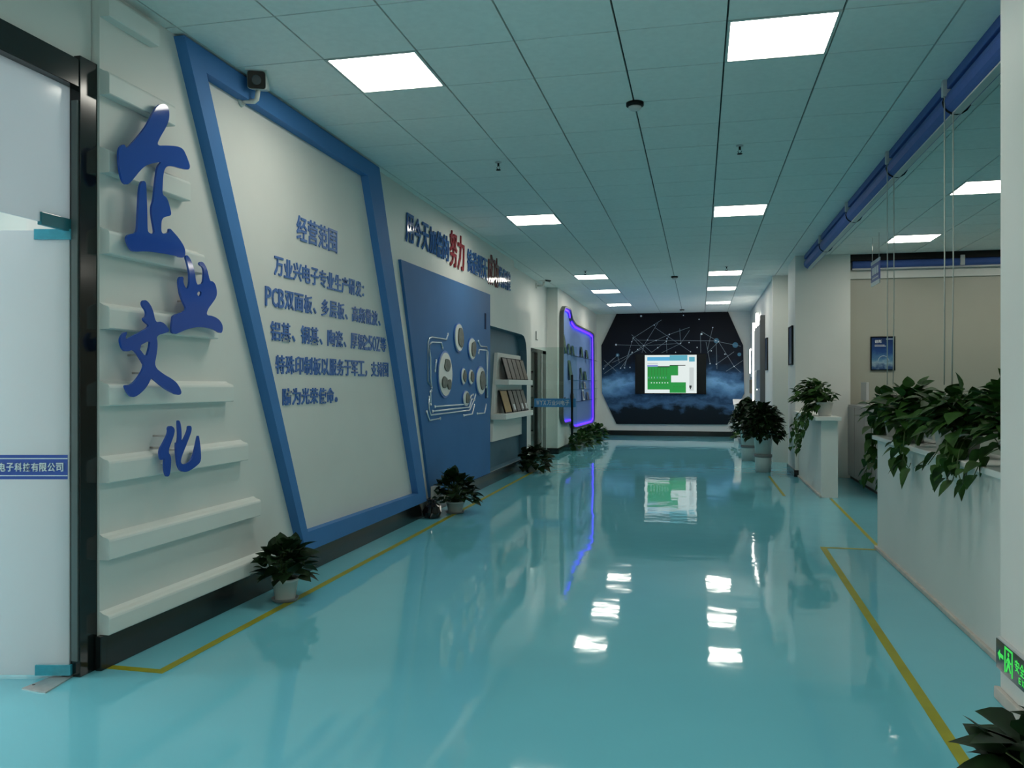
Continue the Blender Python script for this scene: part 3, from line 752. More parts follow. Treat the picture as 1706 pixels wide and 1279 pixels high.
# ================================================================== END WALL MURAL AND TELEVISION
def mural_material():
    m, nt, b = nodes_of('mural_print'); setp(b, rough=.5, spec=.12)
    L = nt.links.new
    tc = nt.nodes.new('ShaderNodeTexCoord'); sp = nt.nodes.new('ShaderNodeSeparateXYZ'); L(tc.outputs['Object'], sp.inputs[0])
    def math_(op, a, c=None):
        n = nt.nodes.new('ShaderNodeMath'); n.operation = op
        for i, v in enumerate((a, c)):
            if v is None: continue
            if isinstance(v, (int, float)): n.inputs[i].default_value = v
            else: L(v, n.inputs[i])
        return n.outputs[0]
    n1 = nt.nodes.new('ShaderNodeTexNoise'); n1.inputs['Scale'].default_value = 2.2; n1.inputs['Detail'].default_value = 7; n1.inputs['Roughness'].default_value = .6
    mp = nt.nodes.new('ShaderNodeMapping'); mp.inputs['Scale'].default_value = (1, 1, 1.7); L(tc.outputs['Object'], mp.inputs[0]); L(mp.outputs[0], n1.inputs['Vector'])
    x2 = math_('MULTIPLY', sp.outputs['X'], sp.outputs['X'])
    v = math_('ADD', math_('ADD', sp.outputs['Z'], math_('MULTIPLY', x2, .045)), math_('MULTIPLY', math_('SUBTRACT', n1.outputs['Fac'], .5), .80))
    f = math_('MULTIPLY_ADD', v, .3125); nt.nodes[-1].inputs[2].default_value = .5      # -1.6..1.6 -> 0..1
    r = nt.nodes.new('ShaderNodeValToRGB'); L(f, r.inputs[0])
    el = r.color_ramp.elements
    stops = [(.0, (.010, .016, .022)), (.14, (.010, .018, .026)), (.20, (.07, .16, .30)), (.25, (.03, .075, .15)), (.33, (.12, .28, .52)), (.385, (.24, .50, .80)), (.43, (.10, .24, .46)), (.50, (.018, .048, .10)), (.60, (.008, .013, .024)), (1.0, (.009, .009, .012))]
    el[0].position, el[0].color = stops[0][0], stops[0][1] + (1,); el[1].position, el[1].color = stops[-1][0], stops[-1][1] + (1,)
    for p, c in stops[1:-1]:
        e = el.new(p); e.color = c + (1,)
    L(r.outputs[0], b.inputs['Base Color'])
    return m
YM = YF - .05
mpx = [(1028, 521), (1212, 517), (1238, 575), (1240, 655), (1212, 707), (1027, 706), (1003, 655), (1002, 575)]
t = thing('space_mural', (-.76, YF, 1.9), 'large dark octagonal wall mural of the earth with white network lines', 'mural')
MB().prism([on_y(px, py, YM) for px, py in mpx], [], FY, YM, YF).obj('mural_board', mural_material(), t)
NET = mat('mural_network_line', (.30, .38, .44), .5, spec=.1); STAR = mat('mural_network_node', (.75, .85, .92), .5, spec=.1); HALO = mat('mural_blue_node', (.08, .22, .34), .5, spec=.1)
E_ = lambda x, y: (980 + x / 4.918, 480 + y / 4.918)
nn_ = [(433, 228), (780, 222), (908, 255), (540, 302), (1020, 322), (928, 375), (368, 408), (357, 438), (665, 378), (645, 412), (486, 424), (556, 428), (228, 463), (455, 470), (757, 452), (826, 445), (570, 487), (405, 502), (360, 525), (240, 548), (892, 485), (716, 525), (838, 520), (1008, 513), (1068, 438), (1045, 430), (1120, 540), (1195, 640), (1050, 622), (998, 618), (125, 660), (265, 655), (298, 652), (342, 648), (640, 435)]
seg = [((130, 700), (455, 470)), ((455, 470), (665, 378)), ((665, 378), (830, 320)), ((228, 463), (455, 470)), ((455, 470), (570, 285)), ((368, 408), (600, 260)), ((368, 408), (475, 530)), ((355, 380), (520, 525)), ((330, 530), (365, 415)), ((290, 650), (345, 500)), ((360, 425), (1080, 432)), ((455, 470), (757, 452)), ((665, 378), (640, 435)), ((640, 435), (645, 530)), ((640, 435), (520, 525)), ((757, 452), (600, 530)), ((550, 325), (838, 520)), ((757, 452), (750, 330)), ((757, 452), (830, 345)), ((1068, 438), (928, 355)), ((1068, 438), (1250, 475)), ((1068, 438), (975, 530)), ((1048, 440), (1055, 660)), ((1068, 438), (1195, 640)), ((1020, 322), (978, 500)), ((1050, 622), (1195, 520)), ((1195, 640), (1270, 590)), ((1195, 640), (1130, 680)), ((1195, 640), (1250, 690)), ((965, 440), (1000, 620)), ((920, 380), (922, 530)), ((125, 660), (240, 548)), ((130, 590), (230, 680)), ((240, 548), (255, 610)), ((130, 640), (215, 570)), ((440, 530), (458, 470)), ((405, 502), (455, 470)), ((300, 640), (330, 530)), ((265, 655), (360, 525)), ((195, 610), (455, 490))]
mb = MB()
for a, c in seg:
    P, Q = Vector(on_y(*E_(*a), YM)), Vector(on_y(*E_(*c), YM)); dd = (Q - P).normalized(); nv = Vector((-dd.y, dd.x)) * .0042
    mb.prism([tuple(P + nv), tuple(P - nv), tuple(Q - nv), tuple(Q + nv)], [], FY, YM - .0015, YM)
mb.obj('network_line', NET, t)
mb = MB()
for k, (x, y) in enumerate(nn_):
    c = on_y(*E_(x, y), YM); r_ = .028 if k in (0, 5, 12) else .017
    mb.lathe([(r_, -.002), (r_, 0)], c=(c[0], YM - .001, c[1]), axis='y', n=12)
mb.obj('network_dot', STAR, t)
mb = MB()
for x, y, r_ in ((1205, 465, .075), (1238, 542, .05), (240, 548, .05), (1050, 430, .07)):
    c = on_y(*E_(x, y), YM); mb.lathe([(r_, -.0012), (r_, 0)], c=(c[0], YM - .0002, c[1]), axis='y', n=18)
mb.obj('blue_glow_dot', HALO, t)

YT = YM - .07
def tvr(px0, py0, px1, py1, y, mb, e0, e1, mi=0):
    a, b = on_y(px0, py0, y); c, d = on_y(px1, py1, y)
    mb.box(min(a, c), max(a, c), y - e1, y - e0, min(b, d), max(b, d), mi); return mb
t = thing('wall_television', (-.79, YM, 1.17), 'black wall television showing a slide with green circuit boards, centred on the mural', 'television')
tvr(1058, 590, 1176.5, 656.5, YT, MB(), -.06, .0).obj('housing', BLACKM, t)
a = on_y(1058.8, 590.8, YT); c = on_y(1175.8, 655.8, YT)
MB().box(a[0], c[0], YT - .003, YT, c[1], a[1]).obj('glass_front', mat('tv_glass', (.006, .008, .009), .25, spec=.25), t)
slide = [emis('slide_white', (.78, .86, .84), .95), emis('slide_green', (.012, .30, .045), .9), emis('slide_blue', (.10, .45, .75), .9), emis('slide_lime', (.02, .22, .03), .9), emis('slide_violet', (.30, .36, .80), .8), emis('slide_dark', (.01, .015, .015), .5), emis('slide_cyan', (.12, .48, .62), .8), emis('slide_grey', (.62, .68, .67), .9)]
Z_ = lambda x, y: (1050 + x / 12.186, 580 + y / 12.186)
mb = MB()
def sl(x0, y0, x1, y1, lvl, mi): tvr(*Z_(x0, y0), *Z_(x1, y1), YT, mb, .003 + lvl * .0006, .0036 + lvl * .0006, mi)
sl(296, 140, 1347, 912, 0, 0)
sl(345, 180, 1160, 250, 1, 2); sl(800, 140, 1160, 245, 2, 6); sl(1195, 175, 1310, 270, 1, 6); sl(345, 340, 560, 375, 1, 4)
sl(350, 370, 800, 838, 1, 1); sl(800, 345, 972, 550, 1, 1); sl(800, 690, 1130, 905, 1, 1); sl(800, 550, 830, 690, 1, 1)
for k in range(7): sl(365 + k * 60, 400, 385 + k * 60, 550, 2, 3)
sl(350, 640, 790, 665, 2, 3); sl(560, 365, 800, 385, 2, 5)
for k in range(7): sl(420 + k * 55, 690, 440 + k * 55, 712, 2, 0); sl(372 + k * 58, 580, 380 + k * 58, 612, 2, 4 if k % 3 == 0 else 7)
for k in range(4): sl(880 + k * 60, 770, 905 + k * 60, 790, 2, 3)
sl(350, 300, 560, 322, 1, 7); sl(800, 340, 1120, 352, 2, 5); sl(1200, 390, 1290, 860, 1, 7); sl(1198, 755, 1245, 800, 2, 5); sl(1212, 800, 1232, 830, 2, 5)
mb.obj('screen_slide', slide, t)

# ================================================================== OPPOSITE WALL: LIT DISPLAY BOARDS, FRAMES
LEDW = emis('white_led', (1.0, .98, .90), 7.0)
XR = 1.36
t = thing('lit_display_board', (XR, 18.9, .7), 'large grey display board with white LED edges on the wall near the tall planters', 'display board')
MB().box(XR - .10, XR, 18.1, 18.25, .62, 2.90, bev=.004).obj('end_panel', DGREY, t)
MB().box(XR - .04, XR, 18.25, 20.3, .62, 2.86).obj('back_board', LGREY, t)
MB().box(XR - .06, XR - .039, 18.25, 19.9, 1.35, 1.75).obj('dark_picture', mat('picture_slate', (.05, .06, .08), .3), t)
MB().box(XR - .08, XR - .039, 18.25, 20.2, 1.75, 2.74, bev=.004).obj('upper_panel', mat('panel_grey', (.42, .42, .42), .4), t)
MB().box(XR - .075, XR - .039, 18.25, 19.9, .75, 1.30, bev=.004).obj('lower_panel', mat('panel_grey', (.42, .42, .42), .4), t)
for y0, y1, z0, z1 in ((20.22, 20.30, 1.75, 3.12), (19.3, 19.7, 2.76, 3.0), (19.92, 20.0, 1.0, 1.32)):
    MB().box(XR - .05, XR - .015, y0, y1, z0, z1).obj('led_strip', LEDW, t)
t = thing('lit_display_board', (XR, 21.6, .9), 'narrower white backlit display board, deeper along the wall toward the mural', 'display board')
MB().box(XR - .05, XR, 20.9, 22.6, .95, 2.75).obj('back_board', LGREY, t)
MB().box(XR - .07, XR - .049, 21.1, 22.5, 1.2, 1.55).obj('gold_picture', GOLDPLQ, t)
MB().box(XR - .07, XR - .049, 21.2, 22.4, 1.62, 2.3).obj('white_panel', PAPER, t)
for y0, y1, z0, z1 in ((21.0, 21.06, 1.0, 2.95), (22.0, 22.3, 1.72, 2.35), (20.92, 20.98, .6, 1.05)):
    MB().box(XR - .075, XR - .03, y0, y1, z0, z1).obj('led_strip', LEDW, t)
def picture(loc, wd, hh, label):
    t = thing('wall_picture', loc, label, 'picture frame')
    x, y, z = loc
    mb = MB(); mb.prism([(y - wd / 2, z), (y + wd / 2, z), (y + wd / 2, z + hh), (y - wd / 2, z + hh)], [[(y - wd / 2 + .02, z + .02), (y + wd / 2 - .02, z + .02), (y + wd / 2 - .02, z + hh - .02), (y - wd / 2 + .02, z + hh - .02)]], FX, x - .03, x)
    mb.obj('frame', BLACKM, t)
    MB().box(x - .02, x, y - wd / 2 + .015, y + wd / 2 - .015, z + .015, z + hh - .015).obj('print', mat('dark_blue_print', (.02, .05, .12), .3, noise=.6, nscale=6), t)
picture((1.45, 13.85, 1.74), .50, .62, 'dark framed picture on the corridor face of the square pillar')
picture((1.36, 17.55, 1.72), .45, .66, 'dark framed picture between the pillar stub and the lit grey board')

# ================================================================== ROLLED BLINDS, CORDS, HANGING SIGN, POSTER, CABINET
def blind_x(x, y0, y1, label):
    t = thing('roll_up_blind', (x, (y0 + y1) / 2, ZC), label, 'blind')
    MB().box(x - .02, x + .06, y0, y1, ZC - .065, ZC - .001, bev=.006).obj('head_rail', BLINDBLUE, t)
    n = 22; prof = [(.078 * (1 + .04 * (i % 2)) * cos(2 * pi * i / n), .078 * sin(2 * pi * i / n)) for i in range(n)]
    MB().prism([(x + .05 + a, ZC - .137 + b) for a, b in prof], [], lambda p, q, d: (p, d, q), y0 + .03, y1 - .03).obj('fabric_roll', BLINDBLUE, t)
    MB().box(x + .02, x + .075, y0 + .03, y1 - .03, ZC - .222, ZC - .210, bev=.003).obj('hem_bar', LGREY, t)
    return t
XBL = 1.60
bt = blind_x(XBL, 1.2, 13.34, 'long rolled-up blue blind along the ceiling over the half wall')
for y in (5.88, 7.56, 9.55, 11.6):
    mb = MB(); mb.box(XBL - .045, XBL + .005, y - .02, y + .02, ZC - .11, ZC - .001, bev=.004); mb.obj('cord_clamp', LGREY, bt)
    mb = MB(); mb.tube([(XBL + .05 + .084 * cos(a), y + .02, ZC - .137 + .084 * sin(a)) for a in [2 * pi * i / 16 for i in range(17)]], .007, 6); mb.obj('cord_wrap', BLACKM, bt)
for y in (5.88, 7.56):
    for dx in (-.03, .022):
        MB().tube([(XBL + dx, y, ZC - .10), (XBL + dx + .004, y + .01, 2.2), (XBL + dx * .9, y + .015, 1.42)], .0042, 6).obj('pull_cord', ROPE, bt)
t = thing('roll_up_blind', (3.9, 13.5, ZC), 'rolled-up blue blind along the back wall of the side room', 'blind')
MB().box(2.27, 5.45, 13.42, 13.56, ZC - .10, ZC - .001).obj('head_rail', BLACKM, t)
mb = MB(); mb.prism([(13.48 + .06 * cos(a), ZC - .15 + .06 * sin(a)) for a in [2 * pi * i / 18 for i in range(18)]], [], lambda p, q, d: (d, p, q), 2.30, 5.42); mb.obj('fabric_roll', BLINDBLUE, t)
MB().box(2.30, 5.42, 13.47, 13.50, ZC - .235, ZC - .21).obj('hem_bar', LGREY, t)
MB().box(3.80, 3.86, 13.40, 13.43, ZC - .21, ZC - .06).obj('cord_clamp', LGREY, t)

t = thing('hanging_sign', (2.3, 11.75, 3.1), 'small blue and white department sign hanging from the ceiling of the side room', 'sign')
y0, y1 = 11.50, 12.04
MB().box(2.294, 2.306, y0, y1, 2.76, 3.09, bev=.002).obj('sign_board', STRIPBLUE, t)
mb = MB(); mb.box(2.2925, 2.3075, y0, y1, 3.045, 3.092, 0); mb.box(2.2925, 2.3075, y0, y1, 2.758, 2.81, 0); mb.obj('white_band', WHITETXT, t)
mb = MB()
for k in range(3): mb.box(2.2925, 2.294, y0 + .07 + k * .14, y0 + .18 + k * .14, 2.90, 3.0)
for k in range(7): mb.box(2.2925, 2.294, y0 + .08 + k * .055, y0 + .12 + k * .055, 2.845, 2.865)
mb.obj('sign_lettering', WHITETXT, t)
mb = MB()
for y in (y0 + .06, y1 - .06): mb.tube([(2.3, y, 3.09), (2.3, y, ZC)], .003, 6)
mb.obj('hanging_wire', STEEL, t)

def poster_material():
    m, nt, b = nodes_of('poster_print'); setp(b, rough=.3); L = nt.links.new
    tc = nt.nodes.new('ShaderNodeTexCoord'); sp = nt.nodes.new('ShaderNodeSeparateXYZ'); L(tc.outputs['Object'], sp.inputs[0])
    n = nt.nodes.new('ShaderNodeTexNoise'); n.inputs['Scale'].default_value = 14; n.inputs['Detail'].default_value = 5; L(tc.outputs['Object'], n.inputs['Vector'])
    a = nt.nodes.new('ShaderNodeMath'); a.operation = 'MULTIPLY_ADD'; L(n.outputs['Fac'], a.inputs[0]); a.inputs[1].default_value = .22; L(sp.outputs['Z'], a.inputs[2])
    r = nt.nodes.new('ShaderNodeValToRGB'); L(a.outputs[0], r.inputs[0]); e = r.color_ramp.elements
    e[0].position = 0.08; e[0].color = (.006, .015, .05, 1); e[1].position = .72; e[1].color = (.008, .016, .06, 1)
    for p, c in ((.15, (.03, .08, .2, 1)), (.22, (.30, .42, .50, 1)), (.29, (.10, .24, .40, 1)), (.40, (.02, .07, .24, 1))):
        k = e.new(p); k.color = c
    L(r.outputs[0], b.inputs['Base Color']); return m
yb = 13.575
a = on_y(1450.5, 617, yb); c = on_y(1491.5, 560, yb)
t = thing('framed_poster', (a[0], 13.6, a[1]), 'dark blue framed poster with a pale dome on the back wall of the side room', 'poster')
MB().prism([(a[0], a[1]), (c[0], a[1]), (c[0], c[1]), (a[0], c[1])], [[(a[0] + .015, a[1] + .015), (c[0] - .015, a[1] + .015), (c[0] - .015, c[1] - .015), (a[0] + .015, c[1] - .015)]], FY, yb, 13.6).obj('frame', BLACK, t)
pr = MB().box(a[0] + .012, c[0] - .012, yb + .008, 13.6, a[1] + .012, c[1] - .012).obj('print', poster_material(), t)
cxp = (a[0] + c[0]) / 2 + .01
mb = MB(); mb.tube([(cxp + .075 * cos(q), yb + .008, a[1] + .15 + .075 * sin(q)) for q in [pi * i / 14 for i in range(15)]], .005, 6)
mb.obj('dome_outline', mat('poster_pale', (.45, .55, .62), .4), pr)
mb = MB()
for k in range(2): put_glyph(mb, '创新'[k], Matrix.Translation((a[0] + .085 + k * .055, yb + .006, c[1] - .075)) @ AX['F'], .05, .05, 0, .02, .01)
mb.box(a[0] + .06, a[0] + .2, yb + .005, yb + .008, c[1] - .135, c[1] - .128); mb.box(a[0] + .06, a[0] + .22, yb + .005, yb + .008, c[1] - .152, c[1] - .146)
mb.box(c[0] - .13, c[0] - .03, yb + .005, yb + .008, c[1] - .045, c[1] - .037)
mb.obj('poster_lettering', WHITETXT, pr)

t = thing('grey_cabinet', (2.45, 12.2, 0), 'long grey office cabinet in the side room, seen through the gap between half walls', 'cabinet')
MB().box(2.22, 2.70, 10.6, 13.55, .05, 1.12, bev=.006).obj('body', GREY, t)
MB().box(2.25, 2.68, 10.62, 13.53, 0, .05).obj('plinth', BLACKM, t)
for k in range(4):
    MB().box(2.212, 2.222, 10.62 + k * .73, 11.32 + k * .73, .08, 1.09, bev=.003).obj('door', GREY, t)
t = thing('desk_monitor', (2.42, 13.15, 1.12), 'pale monitor standing on the grey cabinet beside the square pillar', 'monitor')
MB().lathe([(.10, 1.1205), (.10, 1.135), (.02, 1.14), (.018, 1.2)], c=(2.42, 13.15, 0), n=18).obj('stand', LGREY, t)
MB().box(2.40, 2.44, 12.95, 13.35, 1.19, 1.46, bev=.006).obj('screen', LGREY, t)

# ================================================================== EXIT SIGN
t = thing('exit_sign', (1.33, 3.85, .14), 'dark emergency exit sign with lit green running man low on the white pillar', 'exit sign')
ea, eb, ez0, ez1 = 3.60, 4.105, .145, .285
MB().box(1.312, 1.33, ea, eb, ez0, ez1, bev=.002).obj('sign_case', LGREY, t)
MB().box(1.3095, 1.3125, ea + .002, eb - .002, ez0 + .002, ez1 - .008).obj('sign_face', BLACK, t)
GRN = emis('exit_green', (.04, .75, .08), .85)
RM = lambda a, b: Matrix.Translation((1.309, eb - a, ez0 + b)) @ AX['R']
def ex(poly): mb.prism([(eb - a * 1.55, ez0 + b) for a, b in poly], [], FX, 1.3085, 1.3097)
mb = MB(); ex([(.016, .070), (.034, .094), (.034, .079), (.060, .079), (.060, .061), (.034, .061), (.034, .046)])
mb.obj('arrow', GRN, t); mb = MB()
qd = lambda l: [(eb - a * 1.55, ez0 + b) for a, b in l]
mb.prism(qd([(.070, .014), (.078, .014), (.078, .118), (.124, .118), (.124, .014), (.132, .014), (.132, .128), (.070, .128)]), [], FX, 1.3085, 1.3097)
mb.obj('door_symbol', GRN, t); mb = MB()
mb.lathe([(.0095, -.0006), (.0095, .0006)], c=(1.309, eb - .100 * 1.55, ez0 + .102), axis='x', n=14)
ex([(.095, .090), (.106, .090), (.109, .060), (.120, .032), (.113, .026), (.102, .050), (.096, .042), (.088, .020), (.081, .024), (.089, .05), (.094, .062)])
ex([(.096, .089), (.085, .074), (.083, .060), (.088, .060), (.090, .071), (.099, .079)]); ex([(.106, .087), (.116, .074), (.121, .077), (.121, .071), (.116, .066), (.105, .076)])
mb.obj('running_man', GRN, t); mb = MB()
for i, ch in enumerate('安全出口'): put_glyph(mb, ch, RM(.255 + i * .055, .085), .048, .052, 0, .006, .002)
for i, ch in enumerate('EXIT'): put_glyph(mb, ch, RM(.285 + i * .035, .034), .022, .026, 0, .006, .002)
mb.obj('exit_lettering', GRN, t)
# unseen lamp added to brighten the office behind the far doorway
t = thing('office_fill_lamp', (-4.5, 19.2, 3.0), 'unseen square ceiling lamp added to light the office behind the far doorway', 'ceiling light')
MB().box(-4.8, -4.2, 18.9, 19.5, 2.96, 3.0).obj('lamp_frame', FRAMEW, t)
MB().box(-4.77, -4.23, 18.93, 19.47, 2.95, 2.965).obj('diffuser', emis('office_fill_glow', (1, .97, .9), 9.0), t)
# ================================================================== PLANTS
def add_leaf(mb, base, dirv, L, W, rnd, mi=0, droop=.25):
    """one heart-shaped pointed leaf from base along dirv, folded at the midrib and drooping to the tip."""
    d = Vector(dirv).normalized(); up = Vector((0, 0, 1))
    s = d.cross(up)
    if s.length < 1e-3: s = Vector((1, 0, 0))
    s.normalize(); s = (s + Vector((rnd.uniform(-.35, .35), rnd.uniform(-.35, .35), rnd.uniform(-.4, .4)))).normalized()
    nn = s.cross(d).normalized(); s = d.cross(nn).normalized()
    prof = [(0, 0), (.06, .30), (.22, .50), (.45, .46), (.70, .28), (.88, .11), (1, 0)]
    fold = rnd.uniform(.12, .35); dr = droop * rnd.uniform(.5, 1.5)
    mid, le, ri = [], [], []
    for t, w_ in prof:
        c = Vector(base) + d * (t * L) - Vector((0, 0, 1)) * dr * L * t * t
        mid.append(mb.bm.verts.new(c - nn * .0))
        if 0 < t < 1:
            le.append(mb.bm.verts.new(c + s * w_ * W + nn * fold * w_ * W)); ri.append(mb.bm.verts.new(c - s * w_ * W + nn * fold * w_ * W))
    n = len(prof)
    for side in (le, ri):
        mb._f([mid[0], side[0], mid[1]], mi, True)
        for i in range(len(side) - 1): mb._f([mid[i + 1], side[i], side[i + 1], mid[i + 2]], mi, True)
        mb._f([mid[n - 2], side[-1], mid[n - 1]], mi, True)
def pot_parts(t, loc, r, h, kind):
    x, y, z = loc
    if kind == 'plain':
        MB().lathe([(r * .72, z), (r * .75, z + .005), (r * .97, z + h * .88), (r * 1.04, z + h * .88), (r * 1.05, z + h), (r * .95, z + h), (r * .92, z + h * .9)], c=(x, y, 0), n=28).obj('pot', POTWHITE, t)
        MB().lathe([(r * .62, z + h * .88), (r * .925, z + h * .885), (r * .9, z + h * .91)], c=(x, y, 0), n=24).obj('soil', SOIL, t)
    if kind == 'tall':
        MB().lathe([(r * .80, z), (r * .84, z + h * .40), (r * .86, z + h * .42)], c=(x, y, 0), n=32).obj('lower_bucket', POTWHITE, t)
        MB().lathe([(r * .90, z + h * .40), (r * .93, z + h * .41), (r * .93, z + h * .47), (r * .88, z + h * .48)], c=(x, y, 0), n=32).obj('grey_band', POTGREY, t)
        MB().lathe([(r * .80, z + h * .46), (r * .96, z + h * .95), (r * 1.02, z + h * .95), (r * 1.03, z + h), (r * .95, z + h), (r * .92, z + h * .96)], c=(x, y, 0), n=32).obj('upper_pot', POTWHITE, t)
        MB().lathe([(r * .5, z + h * .93), (r * .94, z + h * .935), (r * .9, z + h * .955)], c=(x, y, 0), n=24).obj('soil', SOIL, t)
def bush(name, loc, label, pr, ph, R_, hh, nleaf, leafL, seed, pk='plain', m=None, dz=(-.35, .6), grp=None, cat='potted plant', low=.0, saucer=False, squash=1.0, keep=None, wall_x=None):
    """potted plant with a dome of leaves of radius R_ and height hh above the pot rim."""
    rnd = random.Random(seed); t = thing(name, loc, label, cat, grp)
    x, y, z = loc
    pot_parts(t, loc, pr, ph, pk)
    if saucer: MB().lathe([(pr * .9, z), (pr * 1.05, z + .022), (pr * 1.0, z + .024), (pr * .78, z + .006)], c=(x, y, 0), n=28).obj('saucer', POTGREY, t)
    f, st = MB(), MB()
    top = z + ph
    for i in range(nleaf):
        a = rnd.uniform(0, 2 * pi); e = rnd.uniform(-.35 - low, 1.0); e = e if e > -.2 or rnd.random() < .7 else .3
        k = rnd.uniform(.4, 1.0) ** .6
        ce = cos(e * pi / 2)
        P = Vector((x + R_ * k * ce * cos(a), y + R_ * k * ce * sin(a) * squash, top + hh * (.22 + .70 * k * sin(max(e, -.6) * pi / 2))))
        if P.z < z + .02: P.z = z + .02 + rnd.random() * .05
        if wall_x is not None and ((wall_x > 0 and P.x > wall_x - .05) or (wall_x < 0 and P.x < wall_x + .05)): P.x = wall_x + (-.06 if wall_x > 0 else .06)
        o = Vector((x + rnd.uniform(-1, 1) * pr * .4, y + rnd.uniform(-1, 1) * pr * .4, top - .01))
        d = (P - o).normalized(); d.z = d.z * .35 + rnd.uniform(*dz); d += Vector((rnd.uniform(-.35, .35), rnd.uniform(-.35, .35), 0))
        l = leafL * rnd.uniform(.7, 1.15)
        if wall_x is not None:
            tip = P + d.normalized() * l
            if (wall_x > 0 and tip.x > wall_x - .02) or (wall_x < 0 and tip.x < wall_x + .02): d.x *= -.4
        add_leaf(f, P, d, l, l * .74, rnd, 0, .25)
        if i % 2 == 0:
            mid = (o + P) / 2 + Vector((0, 0, .18 * hh))
            st.tube([o, mid, P], .0028 if leafL < .2 else .004, 5)
    f.obj('foliage', m or LEAF, t); st.obj('stem', STEM, t)
    return t
bush('potted_plant', (-2.66, 4.93, 0), 'dark leafy plant in a small white pot on the floor before the slanted frame', .085, .15, .155, .25, 110, .12, 3, saucer=True, grp='floor plants along the slogan wall', wall_x=XL + .03, low=-.15)
bush('potted_plant', (-2.64, 8.72, 0), 'dark bushy plant in a white pot on the floor before the blue board', .10, .13, .22, .34, 170, .12, 5, saucer=True, grp='floor plants along the slogan wall', wall_x=XL + .03, low=-.1)
t = thing('plastic_bag', (-2.78, 8.34, 0), 'crumpled glossy black plastic bag on the floor beside the bushy plant', 'bag')
rnd = random.Random(8); mb = MB()
mb.lathe([(.02, 0), (.085, .01), (.10, .06), (.085, .12), (.04, .15), (.035, .19)], c=(-2.78, 8.34, 0), n=22, smooth=False)
for v in mb.bm.verts: v.co += Vector((rnd.uniform(-.012, .012), rnd.uniform(-.012, .012), rnd.uniform(0, .012) if v.co.z > .02 else 0))
mb.obj('bag_body', mat('black_film', (.012, .010, .010), .10), t)
t = thing('white_carton', (-2.81, 8.66, 0), 'small white carton on the floor squeezed between wall and bushy plant', 'carton')
MB().box(-2.885, -2.80, 8.60, 8.70, 0, .30, bev=.004).obj('carton_body', POTWHITE, t)
bush('potted_plant', (-2.66, 13.15, 0), 'dark leafy plant on the floor below the niche shelves, by the far doorway', .10, .13, .30, .27, 130, .16, 7, grp='floor plants along the slogan wall', wall_x=XL + .03, low=.2)
for i, (x, y, rr, hh) in enumerate(((-2.55, 17.7, .27, .24), (-2.57, 18.6, .25, .26), (-2.55, 19.7, .25, .30), (-2.57, 20.9, .27, .28))):
    bush('potted_plant', (x, y, 0), 'low green plant on the floor under the purple case, %s from the doorway' % ORD[i], .10, .12, rr, hh, 80, .16, 20 + i, grp='floor plants under the purple case', m=LEAF2, wall_x=XP + .03, low=.2)
bush('potted_plant', (1.02, 20.7, 0), 'small low green plant on the floor at the foot of the white lectern', .10, .12, .22, .18, 60, .16, 31, m=LEAF2)
bush('tall_planter', (1.02, 14.0, 0), 'dark bushy plant in a tall two-tier white pot, the one beside the square pillar', .155, .60, .30, .54, 750, .115, 11, 'tall', dz=(-.7, .3), grp='tall white planters', low=.0, wall_x=1.42)
bush('tall_planter', (.90, 16.0, 0), 'dark bushy plant in a tall two-tier white pot, the one half hidden behind the other', .155, .60, .29, .58, 550, .12, 13, 'tall', dz=(-.7, .3), grp='tall white planters', low=.0, wall_x=1.28)
bush('potted_plant', (.98, 2.48, 0), 'large-leaved dark plant at the foot of the white pillar below the exit sign', .13, .20, .19, .34, 170, .145, 41, m=LEAF, wall_x=1.30, low=.2)

t = thing('lectern', (1.0, 21.4, 0), 'white lectern with tilted top in front of the mural, partly behind the tall planters', 'lectern')
MB().box(.86, 1.14, 21.25, 21.55, 0, .92, bev=.01).obj('body', POTWHITE, t)
mb = MB(); mb.box(-.17, .17, -.2, .2, 0, .03, bev=.005); mb.bm.transform(Matrix.Translation((1.0, 21.4, .97)) @ Matrix.Rotation(R(18), 4, 'X')); mb.obj('sloped_top', PAPER, t)

